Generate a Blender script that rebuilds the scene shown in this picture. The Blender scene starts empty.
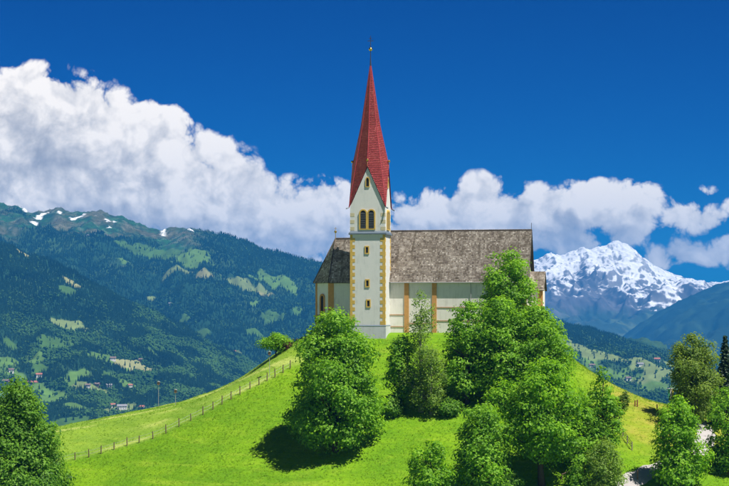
import bpy, math, random
import numpy as np
from mathutils import Vector, Matrix

# ------------------------------------------------------------------ camera
SC = bpy.context.scene
COL = SC.collection
F = 1700.0            # focal length in photograph pixels (729 wide)
HZ = 310.0            # photograph row of the horizon
cam_data = bpy.data.cameras.new('camera')
cam_data.sensor_width = 36.0
cam_data.lens = 36.0 * F / 729.0
cam_data.shift_y = (HZ - 243.0) / 729.0
cam_data.clip_start = 0.5
cam_data.clip_end = 60000.0
cam = bpy.data.objects.new('camera', cam_data)
cam.rotation_euler = (math.radians(90), 0, 0)
COL.objects.link(cam)
SC.camera = cam

# ------------------------------------------------------------------ light, sky and exposure
SUN_EL = math.radians(62)
SUN_AZ = math.radians(125)          # clockwise from +Y (straight ahead)
sun_dir = Vector((math.sin(SUN_AZ) * math.cos(SUN_EL), math.cos(SUN_AZ) * math.cos(SUN_EL), math.sin(SUN_EL)))
sd = bpy.data.lights.new('sun', 'SUN')
sd.energy = 4.6
sd.angle = math.radians(0.53)
sd.color = (1.0, 0.955, 0.88)
sun = bpy.data.objects.new('sun', sd)
sun.rotation_euler = (-sun_dir).to_track_quat('-Z', 'Y').to_euler()
sun.location = (80, 150, 120)
COL.objects.link(sun)

vs = SC.view_settings
vs.view_transform = 'Standard'
vs.look = 'None'
vs.exposure = 0.8
vs.gamma = 1.0
vs.use_curve_mapping = False
cy = SC.cycles
cy.max_bounces = 7
cy.diffuse_bounces = 4
cy.glossy_bounces = 2
cy.transmission_bounces = 4
cy.volume_bounces = 0
cy.use_adaptive_sampling = True
cy.adaptive_threshold = 0.02
cy.transparent_max_bounces = 4
cy.use_denoising = True
cy.sample_clamp_indirect = 6.0


class NT:
    """small helper to write node trees"""
    def __init__(s, tree):
        s.t = tree
        s.n = tree.nodes
        s.l = tree.links

    def node(s, kind, ins=None, **props):
        nd = s.n.new(kind)
        for k, v in props.items():
            setattr(nd, k, v)
        for k, v in (ins or {}).items():
            sock = nd.inputs[k]
            if isinstance(v, bpy.types.NodeSocket):
                s.l.new(v, sock)
            else:
                sock.default_value = v
        return nd

    def m(s, op, a, b=0.0, c=0.0, clamp=False):
        nd = s.node('ShaderNodeMath', {0: a, 1: b, 2: c}, operation=op)
        nd.use_clamp = clamp
        return nd.outputs[0]

    def mix(s, f, a, b, blend='MIX'):
        nd = s.n.new('ShaderNodeMix')
        nd.data_type = 'RGBA'
        nd.blend_type = blend
        for i, v in ((0, f), (6, a), (7, b)):
            if isinstance(v, bpy.types.NodeSocket):
                s.l.new(v, nd.inputs[i])
            else:
                nd.inputs[i].default_value = v if i == 0 else (tuple(v) + (1.0,) if len(v) == 3 else v)
        return nd.outputs[2]

    def ramp(s, f, stops):
        nd = s.n.new('ShaderNodeValToRGB')
        e = nd.color_ramp.elements
        while len(e) < len(stops):
            e.new(0.5)
        for k, (p, c) in enumerate(stops):
            e[k].position = p
            e[k].color = tuple(c) + (1.0,) if len(c) == 3 else c
        s.l.new(f, nd.inputs[0])
        return nd.outputs[0]

    def smooth(s, v, lo, hi):
        nd = s.node('ShaderNodeMapRange', {0: v, 1: lo, 2: hi, 3: 0.0, 4: 1.0}, interpolation_type='SMOOTHSTEP')
        return nd.outputs[0]


# cloud banks: centre and half axes in hundreds of photograph pixels seen from the camera, i.e. in
# units of 1/17 radian of azimuth and elevation (the banks stand at the horizon, all round)
PX_CLOUDS = [
    (20, 132, 125, 62), (105, 150, 100, 54), (165, 155, 50, 38), (205, 157, 36, 24), (226, 162, 26, 15),
    (60, 200, 190, 62), (190, 207, 110, 36), (200, 180, 58, 26), (290, 212, 70, 36), (330, 214, 60, 38), (270, 238, 150, 34), (240, 200, 60, 27),
    (428, 216, 66, 28), (488, 207, 52, 31), (545, 214, 60, 31), (590, 207, 48, 29), (628, 210, 48, 28), (668, 217, 42, 18),
    (704, 217, 22, 10), (560, 238, 75, 15), (400, 240, 70, 26), (600, 232, 55, 14), (480, 236, 90, 24),
    (700, 190, 7, 5), (688, 254, 42, 11), (655, 260, 22, 6), (728, 250, 24, 14), (735, 205, 14, 9),
]
CL = [((a - 364.5) / 100, (HZ - b) / 100, c / 100, d / 100) for a, b, c, d in PX_CLOUDS]


def make_world():
    def group(name, outname):
        g_ = bpy.data.node_groups.new(name, 'ShaderNodeTree')
        g_.interface.new_socket('P', in_out='INPUT', socket_type='NodeSocketVector')
        g_.interface.new_socket(outname, in_out='OUTPUT', socket_type='NodeSocketFloat')
        q_ = NT(g_)
        return g_, q_, q_.n.new('NodeGroupInput').outputs[0], q_.n.new('NodeGroupOutput')

    # the banks
    gb, q, P, go = group('cloud_banks', 'D')
    cur = None
    for (cu, cv, ru, rv) in CL:
        d = q.node('ShaderNodeVectorMath', {0: P, 1: (1 / ru, 1 / rv, 0), 2: (-cu / ru, -cv / rv, 0)}, operation='MULTIPLY_ADD').outputs[0]
        ln = q.node('ShaderNodeVectorMath', {0: d}, operation='LENGTH').outputs['Value']
        k = min(rv / 0.36, 1.3)
        e = q.m('MULTIPLY_ADD', ln, -k, k)
        cur = e if cur is None else q.m('SMOOTH_MAX', cur, e, 0.16)
    cur = q.m('MINIMUM', cur, 0.9)
    # beyond the banks in view the same kind of banks go on all round the horizon
    s3 = q.node('ShaderNodeSeparateXYZ', {0: P})
    rn = q.node('ShaderNodeTexNoise', {'Vector': q.node('ShaderNodeVectorMath', {0: P, 1: (0.32, 0.5, 0)}, operation='MULTIPLY').outputs[0], 'Scale': 1.0, 'Detail': 1.0}, noise_dimensions='2D').outputs['Fac']
    band = q.m('MULTIPLY_ADD', q.m('ABSOLUTE', q.m('SUBTRACT', s3.outputs[1], 1.25)), -0.50, 0.62)
    ring = q.m('ADD', band, q.m('MULTIPLY_ADD', rn, 2.4, -1.2))
    ring = q.m('SUBTRACT', ring, q.m('MULTIPLY', q.smooth(q.m('ABSOLUTE', s3.outputs[0]), 7.5, 3.9), 2.4))
    cur = q.m('MAXIMUM', cur, q.m('MINIMUM', ring, 0.9))
    q.l.new(cur, go.inputs[0])

    # the billows
    gp, q, P, go = group('cloud_billows', 'D')
    v1 = q.node('ShaderNodeTexVoronoi', {'Vector': P, 'Scale': 3.4, 'Detail': 3.0, 'Roughness': 0.5, 'Lacunarity': 2.3, 'Smoothness': 0.22},
                voronoi_dimensions='2D', feature='SMOOTH_F1', normalize=True).outputs['Distance']
    n1 = q.node('ShaderNodeTexNoise', {'Vector': P, 'Scale': 2.2, 'Detail': 6.0, 'Roughness': 0.52}, noise_dimensions='2D').outputs['Fac']
    a = q.m('MULTIPLY_ADD', v1, -1.5, 0.58)
    b = q.m('MULTIPLY_ADD', n1, 1.0, -0.5)
    q.l.new(q.m('ADD', a, b), go.inputs[0])

    w = bpy.data.worlds.new('World')
    SC.world = w
    w.use_nodes = True
    t = NT(w.node_tree)
    t.n.clear()
    out = t.n.new('ShaderNodeOutputWorld')
    sky = t.node('ShaderNodeTexSky', sky_type='NISHITA', sun_disc=False, sun_elevation=SUN_EL, sun_rotation=SUN_AZ,
                 altitude=2600.0, air_density=1.0, dust_density=0.0, ozone_density=3.0).outputs[0]
    # polarised, deep alpine blue
    sky = t.node('ShaderNodeGamma', {0: sky, 1: 1.4}).outputs[0]
    sky = t.node('ShaderNodeHueSaturation', {'Hue': 0.5, 'Saturation': 1.22, 'Value': SKY_V, 'Color': sky}).outputs[0]
    sky = t.mix(1.0, sky, (0.0, 0.50, 1.14), 'MULTIPLY')
    dirv = t.n.new('ShaderNodeTexCoord').outputs['Generated']
    sp = t.node('ShaderNodeSeparateXYZ', {0: dirv})
    X, Y, Z = sp.outputs
    azn = t.m('MULTIPLY', t.m('ARCTAN2', X, Y), 17.0)
    hyp = t.m('SQRT', t.m('ADD', t.m('MULTIPLY', X, X), t.m('MULTIPLY', Y, Y)))
    eln = t.m('MULTIPLY', t.m('ARCTAN2', Z, hyp), 17.0)
    P = t.node('ShaderNodeCombineXYZ', {0: azn, 1: eln, 2: 0.0}).outputs[0]

    warp = t.node('ShaderNodeTexNoise', {'Vector': P, 'Scale': 1.7, 'Detail': 2.0}, noise_dimensions='2D')
    wv = t.node('ShaderNodeVectorMath', {0: warp.outputs['Color'], 1: (0.20, 0.20, 0), 2: (-0.10, -0.10, 0)}, operation='MULTIPLY_ADD').outputs[0]
    PW = t.node('ShaderNodeVectorMath', {0: P, 1: wv}, operation='ADD').outputs[0]

    def field(grp, off):
        nd = t.n.new('ShaderNodeGroup')
        nd.node_tree = grp
        o = t.node('ShaderNodeVectorMath', {0: PW, 1: off}, operation='ADD').outputs[0] if off else PW
        t.l.new(o, nd.inputs[0])
        return nd.outputs[0]
    far_ = (0.16, 0.27, 0)
    e0, p0, p1 = field(gb, None), field(gp, None), field(gp, (0.055, 0.075, 0))
    # billows only roughen the banks, they make no scraps away from them
    p0 = t.m('MULTIPLY', p0, t.m('MULTIPLY_ADD', t.smooth(e0, -0.30, 0.12), 0.9, 0.1))
    d0 = t.m('ADD', e0, p0)
    d1 = t.m('ADD', e0, p1)
    d2 = t.m('ADD', field(gb, far_), field(gp, far_))
    alpha = t.smooth(d0, 0.0, 0.28)
    alpha = t.m('POWER', alpha, 0.8)
    l1 = t.m('MULTIPLY', t.m('SUBTRACT', d0, d1), 0.55)
    l2 = t.m('MULTIPLY', t.m('SUBTRACT', d0, d2), 0.5)
    big = t.node('ShaderNodeTexNoise', {'Vector': P, 'Scale': 0.9, 'Detail': 4.0, 'Roughness': 0.5}, noise_dimensions='2D').outputs['Fac']
    lit = t.m('ADD', t.m('ADD', l1, l2), t.m('MULTIPLY_ADD', big, 0.9, 0.14))  # sunward brightening and shaded undersides are painted into the cloud colour
    thin = t.m('MULTIPLY', t.m('SUBTRACT', 0.55, d0, clamp=True), 0.35)
    lit = t.m('ADD', lit, thin, clamp=True)
    ccol = t.ramp(lit, [(0.0, (0.41, 0.41, 0.43)), (0.42, (0.62, 0.60, 0.59)), (0.75, (0.90, 0.85, 0.79)), (1.0, (1.13, 1.05, 0.95))])
    ccol = t.node('ShaderNodeVectorMath', {0: ccol, 3: CLOUD_V}, operation='SCALE').outputs[0]
    col = t.mix(alpha, sky, ccol)
    bg = t.node('ShaderNodeBackground', {0: col, 1: 0.1})
    t.l.new(bg.outputs[0], out.inputs[0])
    w.cycles.sampling_method = 'MANUAL'
    w.cycles.sample_map_resolution = 512


SKY_V = 0.135
CLOUD_V = 6.7
make_world()

# ------------------------------------------------------------------ helpers
RNG = np.random.default_rng(11)
RND = random.Random(11)


class MB:
    """collects faces for one mesh object"""
    def __init__(s):
        s.v = []
        s.f = []

    def add(s, vs_, fs_):
        o = len(s.v)
        s.v.extend([tuple(p) for p in vs_])
        s.f.extend([tuple(i + o for i in fc) for fc in fs_])
        return s

    def box(s, x0, x1, y0, y1, z0, z1):
        return s.add([(x0, y0, z0), (x1, y0, z0), (x1, y1, z0), (x0, y1, z0), (x0, y0, z1), (x1, y0, z1), (x1, y1, z1), (x0, y1, z1)],
                     [(3, 2, 1, 0), (4, 5, 6, 7), (0, 1, 5, 4), (1, 2, 6, 5), (2, 3, 7, 6), (3, 0, 4, 7)])

    def prism(s, poly, vec):
        """extrude a 3-D polygon along vec"""
        n = len(poly)
        vec = Vector(vec)
        a = [Vector(p) for p in poly]
        b = [p + vec for p in a]
        fs_ = [tuple(range(n)), tuple(range(2 * n - 1, n - 1, -1))]
        fs_ += [(i + n, (i + 1) % n + n, (i + 1) % n, i) for i in range(n)]
        return s.add(a + b, fs_)

    def tube(s, pts, rad, n=6, cap=True):
        pts = [Vector(p) for p in pts]
        rings = []
        for i, p in enumerate(pts):
            d = (pts[min(i + 1, len(pts) - 1)] - pts[max(i - 1, 0)]).normalized()
            a = d.orthogonal().normalized() if abs(d.z) > 0.9 else d.cross(Vector((0, 0, 1))).normalized()
            if abs(d.z) > 0.9:
                a = (Vector((1, 0, 0)) - d * d.x).normalized()
            b = d.cross(a)
            r = rad[i] if hasattr(rad, '__len__') else rad
            rings.append([p + (a * math.cos(2 * math.pi * k / n) + b * math.sin(2 * math.pi * k / n)) * r for k in range(n)])
        vs_ = [q for rg in rings for q in rg]
        fs_ = []
        for i in range(len(pts) - 1):
            for k in range(n):
                fs_.append((i * n + k, i * n + (k + 1) % n, (i + 1) * n + (k + 1) % n, (i + 1) * n + k))
        if cap:
            fs_.append(tuple(range(n - 1, -1, -1)))
            fs_.append(tuple(range((len(pts) - 1) * n, len(pts) * n)))
        return s.add(vs_, fs_)

    def ball(s, c, r, n=10, m=6, sz=1.0):
        vs_ = [(c[0], c[1], c[2] - r * sz)]
        for j in range(1, m):
            a = math.pi * j / m
            for k in range(n):
                b = 2 * math.pi * k / n
                vs_.append((c[0] + r * math.sin(a) * math.cos(b), c[1] + r * math.sin(a) * math.sin(b), c[2] - r * sz * math.cos(a)))
        vs_.append((c[0], c[1], c[2] + r * sz))
        fs_ = [(0, 1 + (k + 1) % n, 1 + k) for k in range(n)]
        for j in range(m - 2):
            for k in range(n):
                fs_.append((1 + j * n + k, 1 + j * n + (k + 1) % n, 1 + (j + 1) * n + (k + 1) % n, 1 + (j + 1) * n + k))
        L = len(vs_) - 1
        fs_ += [(L, 1 + (m - 2) * n + k, 1 + (m - 2) * n + (k + 1) % n) for k in range(n)]
        return s.add(vs_, fs_)

    def build(s, name, mat, parent=None, smooth=False):
        me = bpy.data.meshes.new(name)
        me.from_pydata(s.v, [], s.f)
        me.validate()
        me.update()
        if mat:
            me.materials.append(mat)
        if smooth:
            me.polygons.foreach_set('use_smooth', [True] * len(me.polygons))
        return link(name, me, parent)


def link(name, me, parent=None):
    o = bpy.data.objects.new(name, me)
    COL.objects.link(o)
    if parent:
        o.parent = parent
    return o


def np_mesh(name, v, f, mat, smooth=False, attrs=None, colors=None):
    """fast mesh from arrays: v (n,3), f (m,k); attrs: name -> per-vertex floats; colors: name -> (n,3)"""
    me = bpy.data.meshes.new(name)
    v = np.ascontiguousarray(v, np.float32)
    f = np.ascontiguousarray(f, np.int32)
    m, k = f.shape
    me.vertices.add(len(v))
    me.vertices.foreach_set('co', v.ravel())
    me.loops.add(m * k)
    me.loops.foreach_set('vertex_index', f.ravel())
    me.polygons.add(m)
    me.polygons.foreach_set('loop_start', np.arange(0, m * k, k, dtype=np.int32))
    if smooth:
        me.polygons.foreach_set('use_smooth', np.ones(m, bool))
    for nm, a in (attrs or {}).items():
        at = me.attributes.new(nm, 'FLOAT', 'POINT')
        at.data.foreach_set('value', np.ascontiguousarray(a, np.float32))
    for nm, c in (colors or {}).items():
        at = me.attributes.new(nm, 'FLOAT_COLOR', 'POINT')
        cc = np.ones((len(v), 4), np.float32)
        cc[:, :3] = c
        at.data.foreach_set('color', cc.ravel())
    me.update(calc_edges=True)
    me.validate()
    if mat:
        me.materials.append(mat)
    return me


def tag(o, label=None, cat=None, group=None, kind=None):
    if label:
        o['label'] = label
    if cat:
        o['category'] = cat
    if group:
        o['group'] = group
    if kind:
        o['kind'] = kind
    return o


def empty(name, loc, rz=0.0):
    o = bpy.data.objects.new(name, None)
    o.empty_display_size = 0.5
    o.location = loc
    o.rotation_euler = (0, 0, rz)
    COL.objects.link(o)
    return o


# --- noise on arrays
_perm = np.random.default_rng(3).permutation(512)
_gang = np.random.default_rng(4).uniform(0, 2 * np.pi, 512)


def perlin(x, y):
    xi = np.floor(x).astype(np.int64)
    yi = np.floor(y).astype(np.int64)
    xf, yf = x - xi, y - yi
    u = xf ** 3 * (xf * (xf * 6 - 15) + 10)
    v = yf ** 3 * (yf * (yf * 6 - 15) + 10)

    def gr(ix, iy, dx, dy):
        h = _perm[(_perm[ix & 511] + iy) & 511]
        return np.cos(_gang[h]) * dx + np.sin(_gang[h]) * dy
    a = gr(xi, yi, xf, yf) * (1 - u) + gr(xi + 1, yi, xf - 1, yf) * u
    b = gr(xi, yi + 1, xf, yf - 1) * (1 - u) + gr(xi + 1, yi + 1, xf - 1, yf - 1) * u
    return (a * (1 - v) + b * v) * 1.5


def fbm(x, y, o=4, gain=0.5):
    s = 0
    a = 1.0
    for k in range(o):
        s = s + a * perlin(x * 2 ** k + 17.3 * k, y * 2 ** k - 9.1 * k)
        a *= gain
    return s


def ridged(x, y, o=4, gain=0.5):
    s = 0
    a = 1.0
    for k in range(o):
        s = s + a * (1 - 2 * np.abs(perlin(x * 2 ** k + 31.7 * k, y * 2 ** k + 5.3 * k)))
        a *= gain
    return s


def sstep(x, a, b):
    t = np.clip((x - a) / (b - a), 0, 1)
    return t * t * (3 - 2 * t)


# ------------------------------------------------------------------ materials
def material(name):
    m = bpy.data.materials.new(name)
    m.use_nodes = True
    t = NT(m.node_tree)
    t.n.clear()
    t.out = t.n.new('ShaderNodeOutputMaterial')
    return m, t


def simple(name, col, rough=0.8, var=0.15, scale=3.0, spec=0.3, metal=0.0, bump=0.0):
    m, t = material(name)
    co = t.n.new('ShaderNodeTexCoord').outputs['Object']
    n = t.node('ShaderNodeTexNoise', {'Vector': co, 'Scale': scale, 'Detail': 5.0, 'Roughness': 0.6}).outputs['Fac']
    c = t.mix(n, [x * (1 - var) for x in col], [min(1, x * (1 + var)) for x in col])
    p = t.node('ShaderNodeBsdfPrincipled', {'Base Color': c, 'Roughness': rough, 'Specular IOR Level': spec, 'Metallic': metal})
    if bump:
        b = t.node('ShaderNodeBump', {'Height': n, 'Strength': bump, 'Distance': 0.05})
        t.l.new(b.outputs[0], p.inputs['Normal'])
    t.l.new(p.outputs[0], t.out.inputs[0])
    return m


def plaster_mat(name, col, dirt):
    m, t = material(name)
    co = t.n.new('ShaderNodeTexCoord').outputs['Object']
    n = t.node('ShaderNodeTexNoise', {'Vector': co, 'Scale': 0.7, 'Detail': 6.0, 'Roughness': 0.6}).outputs['Fac']
    st = t.node('ShaderNodeMapping', {'Vector': co, 'Scale': (2.2, 2.2, 0.22)}).outputs[0]
    n2 = t.node('ShaderNodeTexNoise', {'Vector': st, 'Scale': 1.6, 'Detail': 5.0, 'Roughness': 0.65}).outputs['Fac']
    n3 = t.node('ShaderNodeTexNoise', {'Vector': co, 'Scale': 9.0, 'Detail': 4.0}).outputs['Fac']
    f = t.m('MULTIPLY', t.smooth(t.m('ADD', n, n2), 0.95, 1.35), 0.55)
    c = t.mix(f, col, dirt)
    p = t.node('ShaderNodeBsdfPrincipled', {'Base Color': c, 'Roughness': 0.92, 'Specular IOR Level': 0.15})
    b = t.node('ShaderNodeBump', {'Height': n3, 'Strength': 0.35, 'Distance': 0.03})
    t.l.new(b.outputs[0], p.inputs['Normal'])
    t.l.new(p.outputs[0], t.out.inputs[0])
    return m


def tone_mat(name, stops, rough=0.85, spec=0.2, streak=None):
    """colour from the per-vertex attribute 'tone', broken up by noise"""
    m, t = material(name)
    a = t.node('ShaderNodeAttribute', attribute_name='tone').outputs['Fac']
    co = t.n.new('ShaderNodeTexCoord').outputs['Object']
    n = t.node('ShaderNodeTexNoise', {'Vector': co, 'Scale': 0.6, 'Detail': 7.0, 'Roughness': 0.72}).outputs['Fac']
    f = t.m('ADD', t.m('MULTIPLY', a, 0.8), t.m('MULTIPLY_ADD', n, 1.3, -0.52), clamp=True)
    c = t.ramp(f, stops)
    if streak:
        mp = t.node('ShaderNodeMapping', {'Vector': co, 'Scale': (1.3, 0.12, 0.12)}).outputs[0]
        n2 = t.node('ShaderNodeTexNoise', {'Vector': mp, 'Scale': 1.5, 'Detail': 4.0}).outputs['Fac']
        c = t.mix(t.m('MULTIPLY', t.smooth(n2, 0.5, 0.75), 0.7), c, streak)
    p = t.node('ShaderNodeBsdfPrincipled', {'Base Color': c, 'Roughness': rough, 'Specular IOR Level': spec})
    t.l.new(p.outputs[0], t.out.inputs[0])
    return m


def leaf_mat(name, dark, mid, light, trans=0.56):
    m, t = material(name)
    a = t.node('ShaderNodeAttribute', attribute_name='tone').outputs['Fac']
    c = t.ramp(a, [(0.0, dark), (0.5, mid), (1.0, light)])
    p = t.node('ShaderNodeBsdfPrincipled', {'Base Color': c, 'Roughness': 0.55, 'Specular IOR Level': 0.25})
    c2 = t.mix(1.0, c, (1.35, 1.25, 0.45), 'MULTIPLY')
    tr = t.node('ShaderNodeBsdfTranslucent', {'Color': c2})
    mx = t.node('ShaderNodeMixShader', {0: trans, 1: p.outputs[0], 2: tr.outputs[0]})
    t.l.new(mx.outputs[0], t.out.inputs[0])
    return m


def attr_color_mat(name, attr='tint', rough=0.95, fine=None):
    m, t = material(name)
    c = t.node('ShaderNodeAttribute', attribute_name=attr).outputs['Color']
    co = t.n.new('ShaderNodeTexCoord').outputs['Object']
    n = t.node('ShaderNodeTexNoise', {'Vector': co, 'Scale': fine or 0.03, 'Detail': 7.0, 'Roughness': 0.68}).outputs['Fac']
    k = t.m('MULTIPLY_ADD', n, 1.1, 0.45)
    c = t.node('ShaderNodeVectorMath', {0: c, 3: k}, operation='SCALE').outputs[0]
    p = t.node('ShaderNodeBsdfPrincipled', {'Base Color': c, 'Roughness': rough, 'Specular IOR Level': 0.1})
    t.l.new(p.outputs[0], t.out.inputs[0])
    return m


M = {
    'white': plaster_mat('white plaster', (0.83, 0.79, 0.72), (0.56, 0.53, 0.47)),
    'tower': plaster_mat('tower plaster', (0.69, 0.69, 0.655), (0.47, 0.49, 0.465)),
    'plinth': plaster_mat('plinth plaster', (0.55, 0.57, 0.58), (0.38, 0.39, 0.38)),
    'ochre': simple('ochre paint', (0.60, 0.40, 0.09), 0.85, 0.25, 2.5),
    'orange': simple('orange brick paint', (0.60, 0.31, 0.10), 0.85, 0.25, 2.5),
    'band': simple('brown band paint', (0.46, 0.30, 0.17), 0.9, 0.25, 2.5),
    'lead': simple('lead sheet', (0.12, 0.16, 0.20), 0.5, 0.2, 3.0, 0.5),
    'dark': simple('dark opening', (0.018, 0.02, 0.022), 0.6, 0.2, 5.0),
    'louver': simple('louver wood', (0.05, 0.06, 0.06), 0.8, 0.3, 5.0),
    'gold': simple('gilded metal', (0.75, 0.50, 0.12), 0.3, 0.1, 5.0, 0.5, 1.0),
    'iron': simple('dark iron', (0.04, 0.04, 0.045), 0.5, 0.2, 5.0, 0.5),
    'wood': simple('weathered wood', (0.15, 0.10, 0.07), 0.9, 0.4, 6.0),
    'rwood': simple('red brown wood', (0.22, 0.07, 0.045), 0.85, 0.3, 6.0),
    'grey': simple('grey zinc', (0.34, 0.35, 0.35), 0.55, 0.2, 5.0),
    'bark': simple('bark', (0.075, 0.06, 0.045), 0.95, 0.4, 4.0, 0.1, 0.0, 0.6),
    'birchbark': simple('birch bark', (0.26, 0.24, 0.21), 0.9, 0.6, 5.0, 0.1),
    'under': simple('roof boarding', (0.055, 0.048, 0.042), 0.95, 0.3, 3.0),
    'redunder': simple('red roof boarding', (0.16, 0.02, 0.022), 0.9, 0.2, 3.0),
    'shingle': tone_mat('weathered wooden shingles', [(0.0, (0.095, 0.074, 0.056)), (0.35, (0.205, 0.168, 0.132)), (0.65, (0.36, 0.31, 0.255)), (1.0, (0.60, 0.54, 0.46))],
                        streak=(0.10, 0.078, 0.05)),
    'redshingle': tone_mat('red painted shingles', [(0.0, (0.40, 0.045, 0.055)), (0.4, (0.52, 0.070, 0.080)), (0.8, (0.60, 0.10, 0.105)), (1.0, (0.66, 0.15, 0.145))], 0.6, 0.4),
    'maple': leaf_mat('maple leaves', (0.075, 0.205, 0.012), (0.185, 0.405, 0.020), (0.36, 0.62, 0.06)),
    'deep': leaf_mat('deep green leaves', (0.060, 0.165, 0.018), (0.145, 0.325, 0.026), (0.27, 0.49, 0.06)),
    'bright': leaf_mat('bright green leaves', (0.080, 0.215, 0.010), (0.195, 0.430, 0.016), (0.37, 0.62, 0.045)),
    'birchleaf': leaf_mat('birch leaves', (0.11, 0.21, 0.035), (0.22, 0.36, 0.06), (0.34, 0.50, 0.10)),
    'olive': leaf_mat('olive leaves', (0.075, 0.150, 0.025), (0.165, 0.275, 0.04), (0.29, 0.40, 0.08)),
    'spruce': leaf_mat('spruce needles', (0.012, 0.034, 0.014), (0.024, 0.058, 0.024), (0.045, 0.09, 0.036), 0.12),
    'russet': leaf_mat('russet leaves', (0.10, 0.05, 0.03), (0.17, 0.08, 0.04), (0.24, 0.15, 0.06)),
    'blade': leaf_mat('grass blades', (0.12, 0.25, 0.008), (0.18, 0.34, 0.012), (0.28, 0.42, 0.025), 0.5),
    'hillside': attr_color_mat('mountain cover', fine=0.012),
    'alps': attr_color_mat('snow and rock', fine=0.008),
}

# ------------------------------------------------------------------ the church hill
def px_ray(px, py):
    return (px - 364.5) / F, (HZ - py) / F


def table(pts, smooth=9):
    xs = np.arange(0, 460, 0.5)
    ys = np.interp(xs, [p[0] for p in pts], [p[1] for p in pts])
    k = np.hanning(smooth + 2)[1:-1]
    k /= k.sum()
    yp = np.concatenate([np.full(smooth, ys[0]), ys, np.full(smooth, ys[-1])])
    return xs, np.convolve(yp, k, 'same')[smooth:-smooth]


PC = table([(0, 0), (6, .25), (9, 1.7), (12, 3.9), (16, 6.7), (20, 8.7), (24, 10.1), (33, 12), (40, 13.4), (60, 17), (100, 26), (180, 80), (290, 203), (460, 203)])
PF = table([(0, 0), (5, .1), (7, .45), (10, 1.6), (20, 6.1), (48, 18.4), (60, 23), (90, 34), (150, 72), (260, 203), (460, 203)])
SA, SB = np.array([-2.0, 248.5]), np.array([18.0, 245.0])
Z0 = -3.15


def hill_z(x, y):
    x = np.asarray(x, float)
    y = np.asarray(y, float)
    ab = SB - SA
    t = np.clip(((x - SA[0]) * ab[0] + (y - SA[1]) * ab[1]) / (ab @ ab), 0, 1)
    dx, dy = x - SA[0] - t * ab[0], y - SA[1] - t * ab[1]
    d = np.hypot(dx, dy)
    w = sstep(-dy / np.maximum(d, 1e-3), 0.2, 0.9)
    drop = np.interp(d, *PC) * (1 - w) + np.interp(d, *PF) * w
    amp = sstep(d, 7, 25)
    drop = drop + amp * (0.30 * fbm(x / 14, y / 14, 3) + 0.05 * fbm(x / 2.3, y / 2.3, 2))
    return Z0 - drop


def on_hill(px, py):
    """the point of the hill that is seen at that place of the photograph"""
    u, v = px_ray(px, py)
    Y = np.linspace(120, 300, 3601)
    g = hill_z(u * Y, Y) - v * Y
    k = int(np.argmax(g > 0)) if (g > 0).any() else 800 + int(np.argmax(g[800:]))
    y = Y[k]
    return Vector((u * y, y, float(hill_z(u * y, y))))


def axis(lo, a, b, hi, step, grow=1.16):
    mid = list(np.arange(a, b + 1e-6, step))
    s = step
    left = []
    p = a
    while p > lo:
        s *= grow
        p -= s
        left.append(p)
    s = step
    p = b
    right = []
    while p < hi:
        s *= grow
        p += s
        right.append(p)
    return np.array(left[::-1] + mid + right)


def grid_faces(nx, ny):
    i, j = np.meshgrid(np.arange(nx - 1), np.arange(ny - 1))
    a = (j * nx + i).ravel()
    return np.stack([a, a + 1, a + nx + 1, a + nx], 1)


FENCE_PX = [(46, 466), (60, 464), (75, 460), (89, 457.5), (101, 454), (114, 450), (127, 446), (139, 443), (153, 439), (166, 433.5), (179, 427), (191, 421),
            (203, 415), (213, 410), (222, 404.5), (231, 399.5), (240, 394.5), (250, 389), (259, 385), (267, 381), (275, 377.5), (283, 373), (290, 369)]
FENCE = [on_hill(*p) for p in FENCE_PX]

hx, hy = axis(-430, -72, 76, 430, 0.9), axis(-180, 186, 272, 640, 0.9)
GX, GY = np.meshgrid(hx, hy)
GZ = hill_z(GX, GY)
fx = np.array([p.x for p in FENCE])
fy = np.array([p.y for p in FENCE])
fence_y = np.interp(GX, fx, fy)
above = sstep(GY - fence_y, -0.3, 1.0) * sstep(-GX, 5, 12)
strips = 0.5 + 0.5 * np.sin((GY + 0.25 * GX) * 0.95 + 1.2 * fbm(GX / 9, GY / 9, 2))
mown = above * (0.22 + 0.78 * sstep(strips, 0.55, 0.95) * sstep(fbm(GX / 16, GY / 7, 3), -0.2, 0.35))
dry = sstep(GX, 27, 36) * sstep(GY, 205, 218) * (0.72 + 0.28 * fbm(GX / 4, GY / 4, 3))


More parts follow.
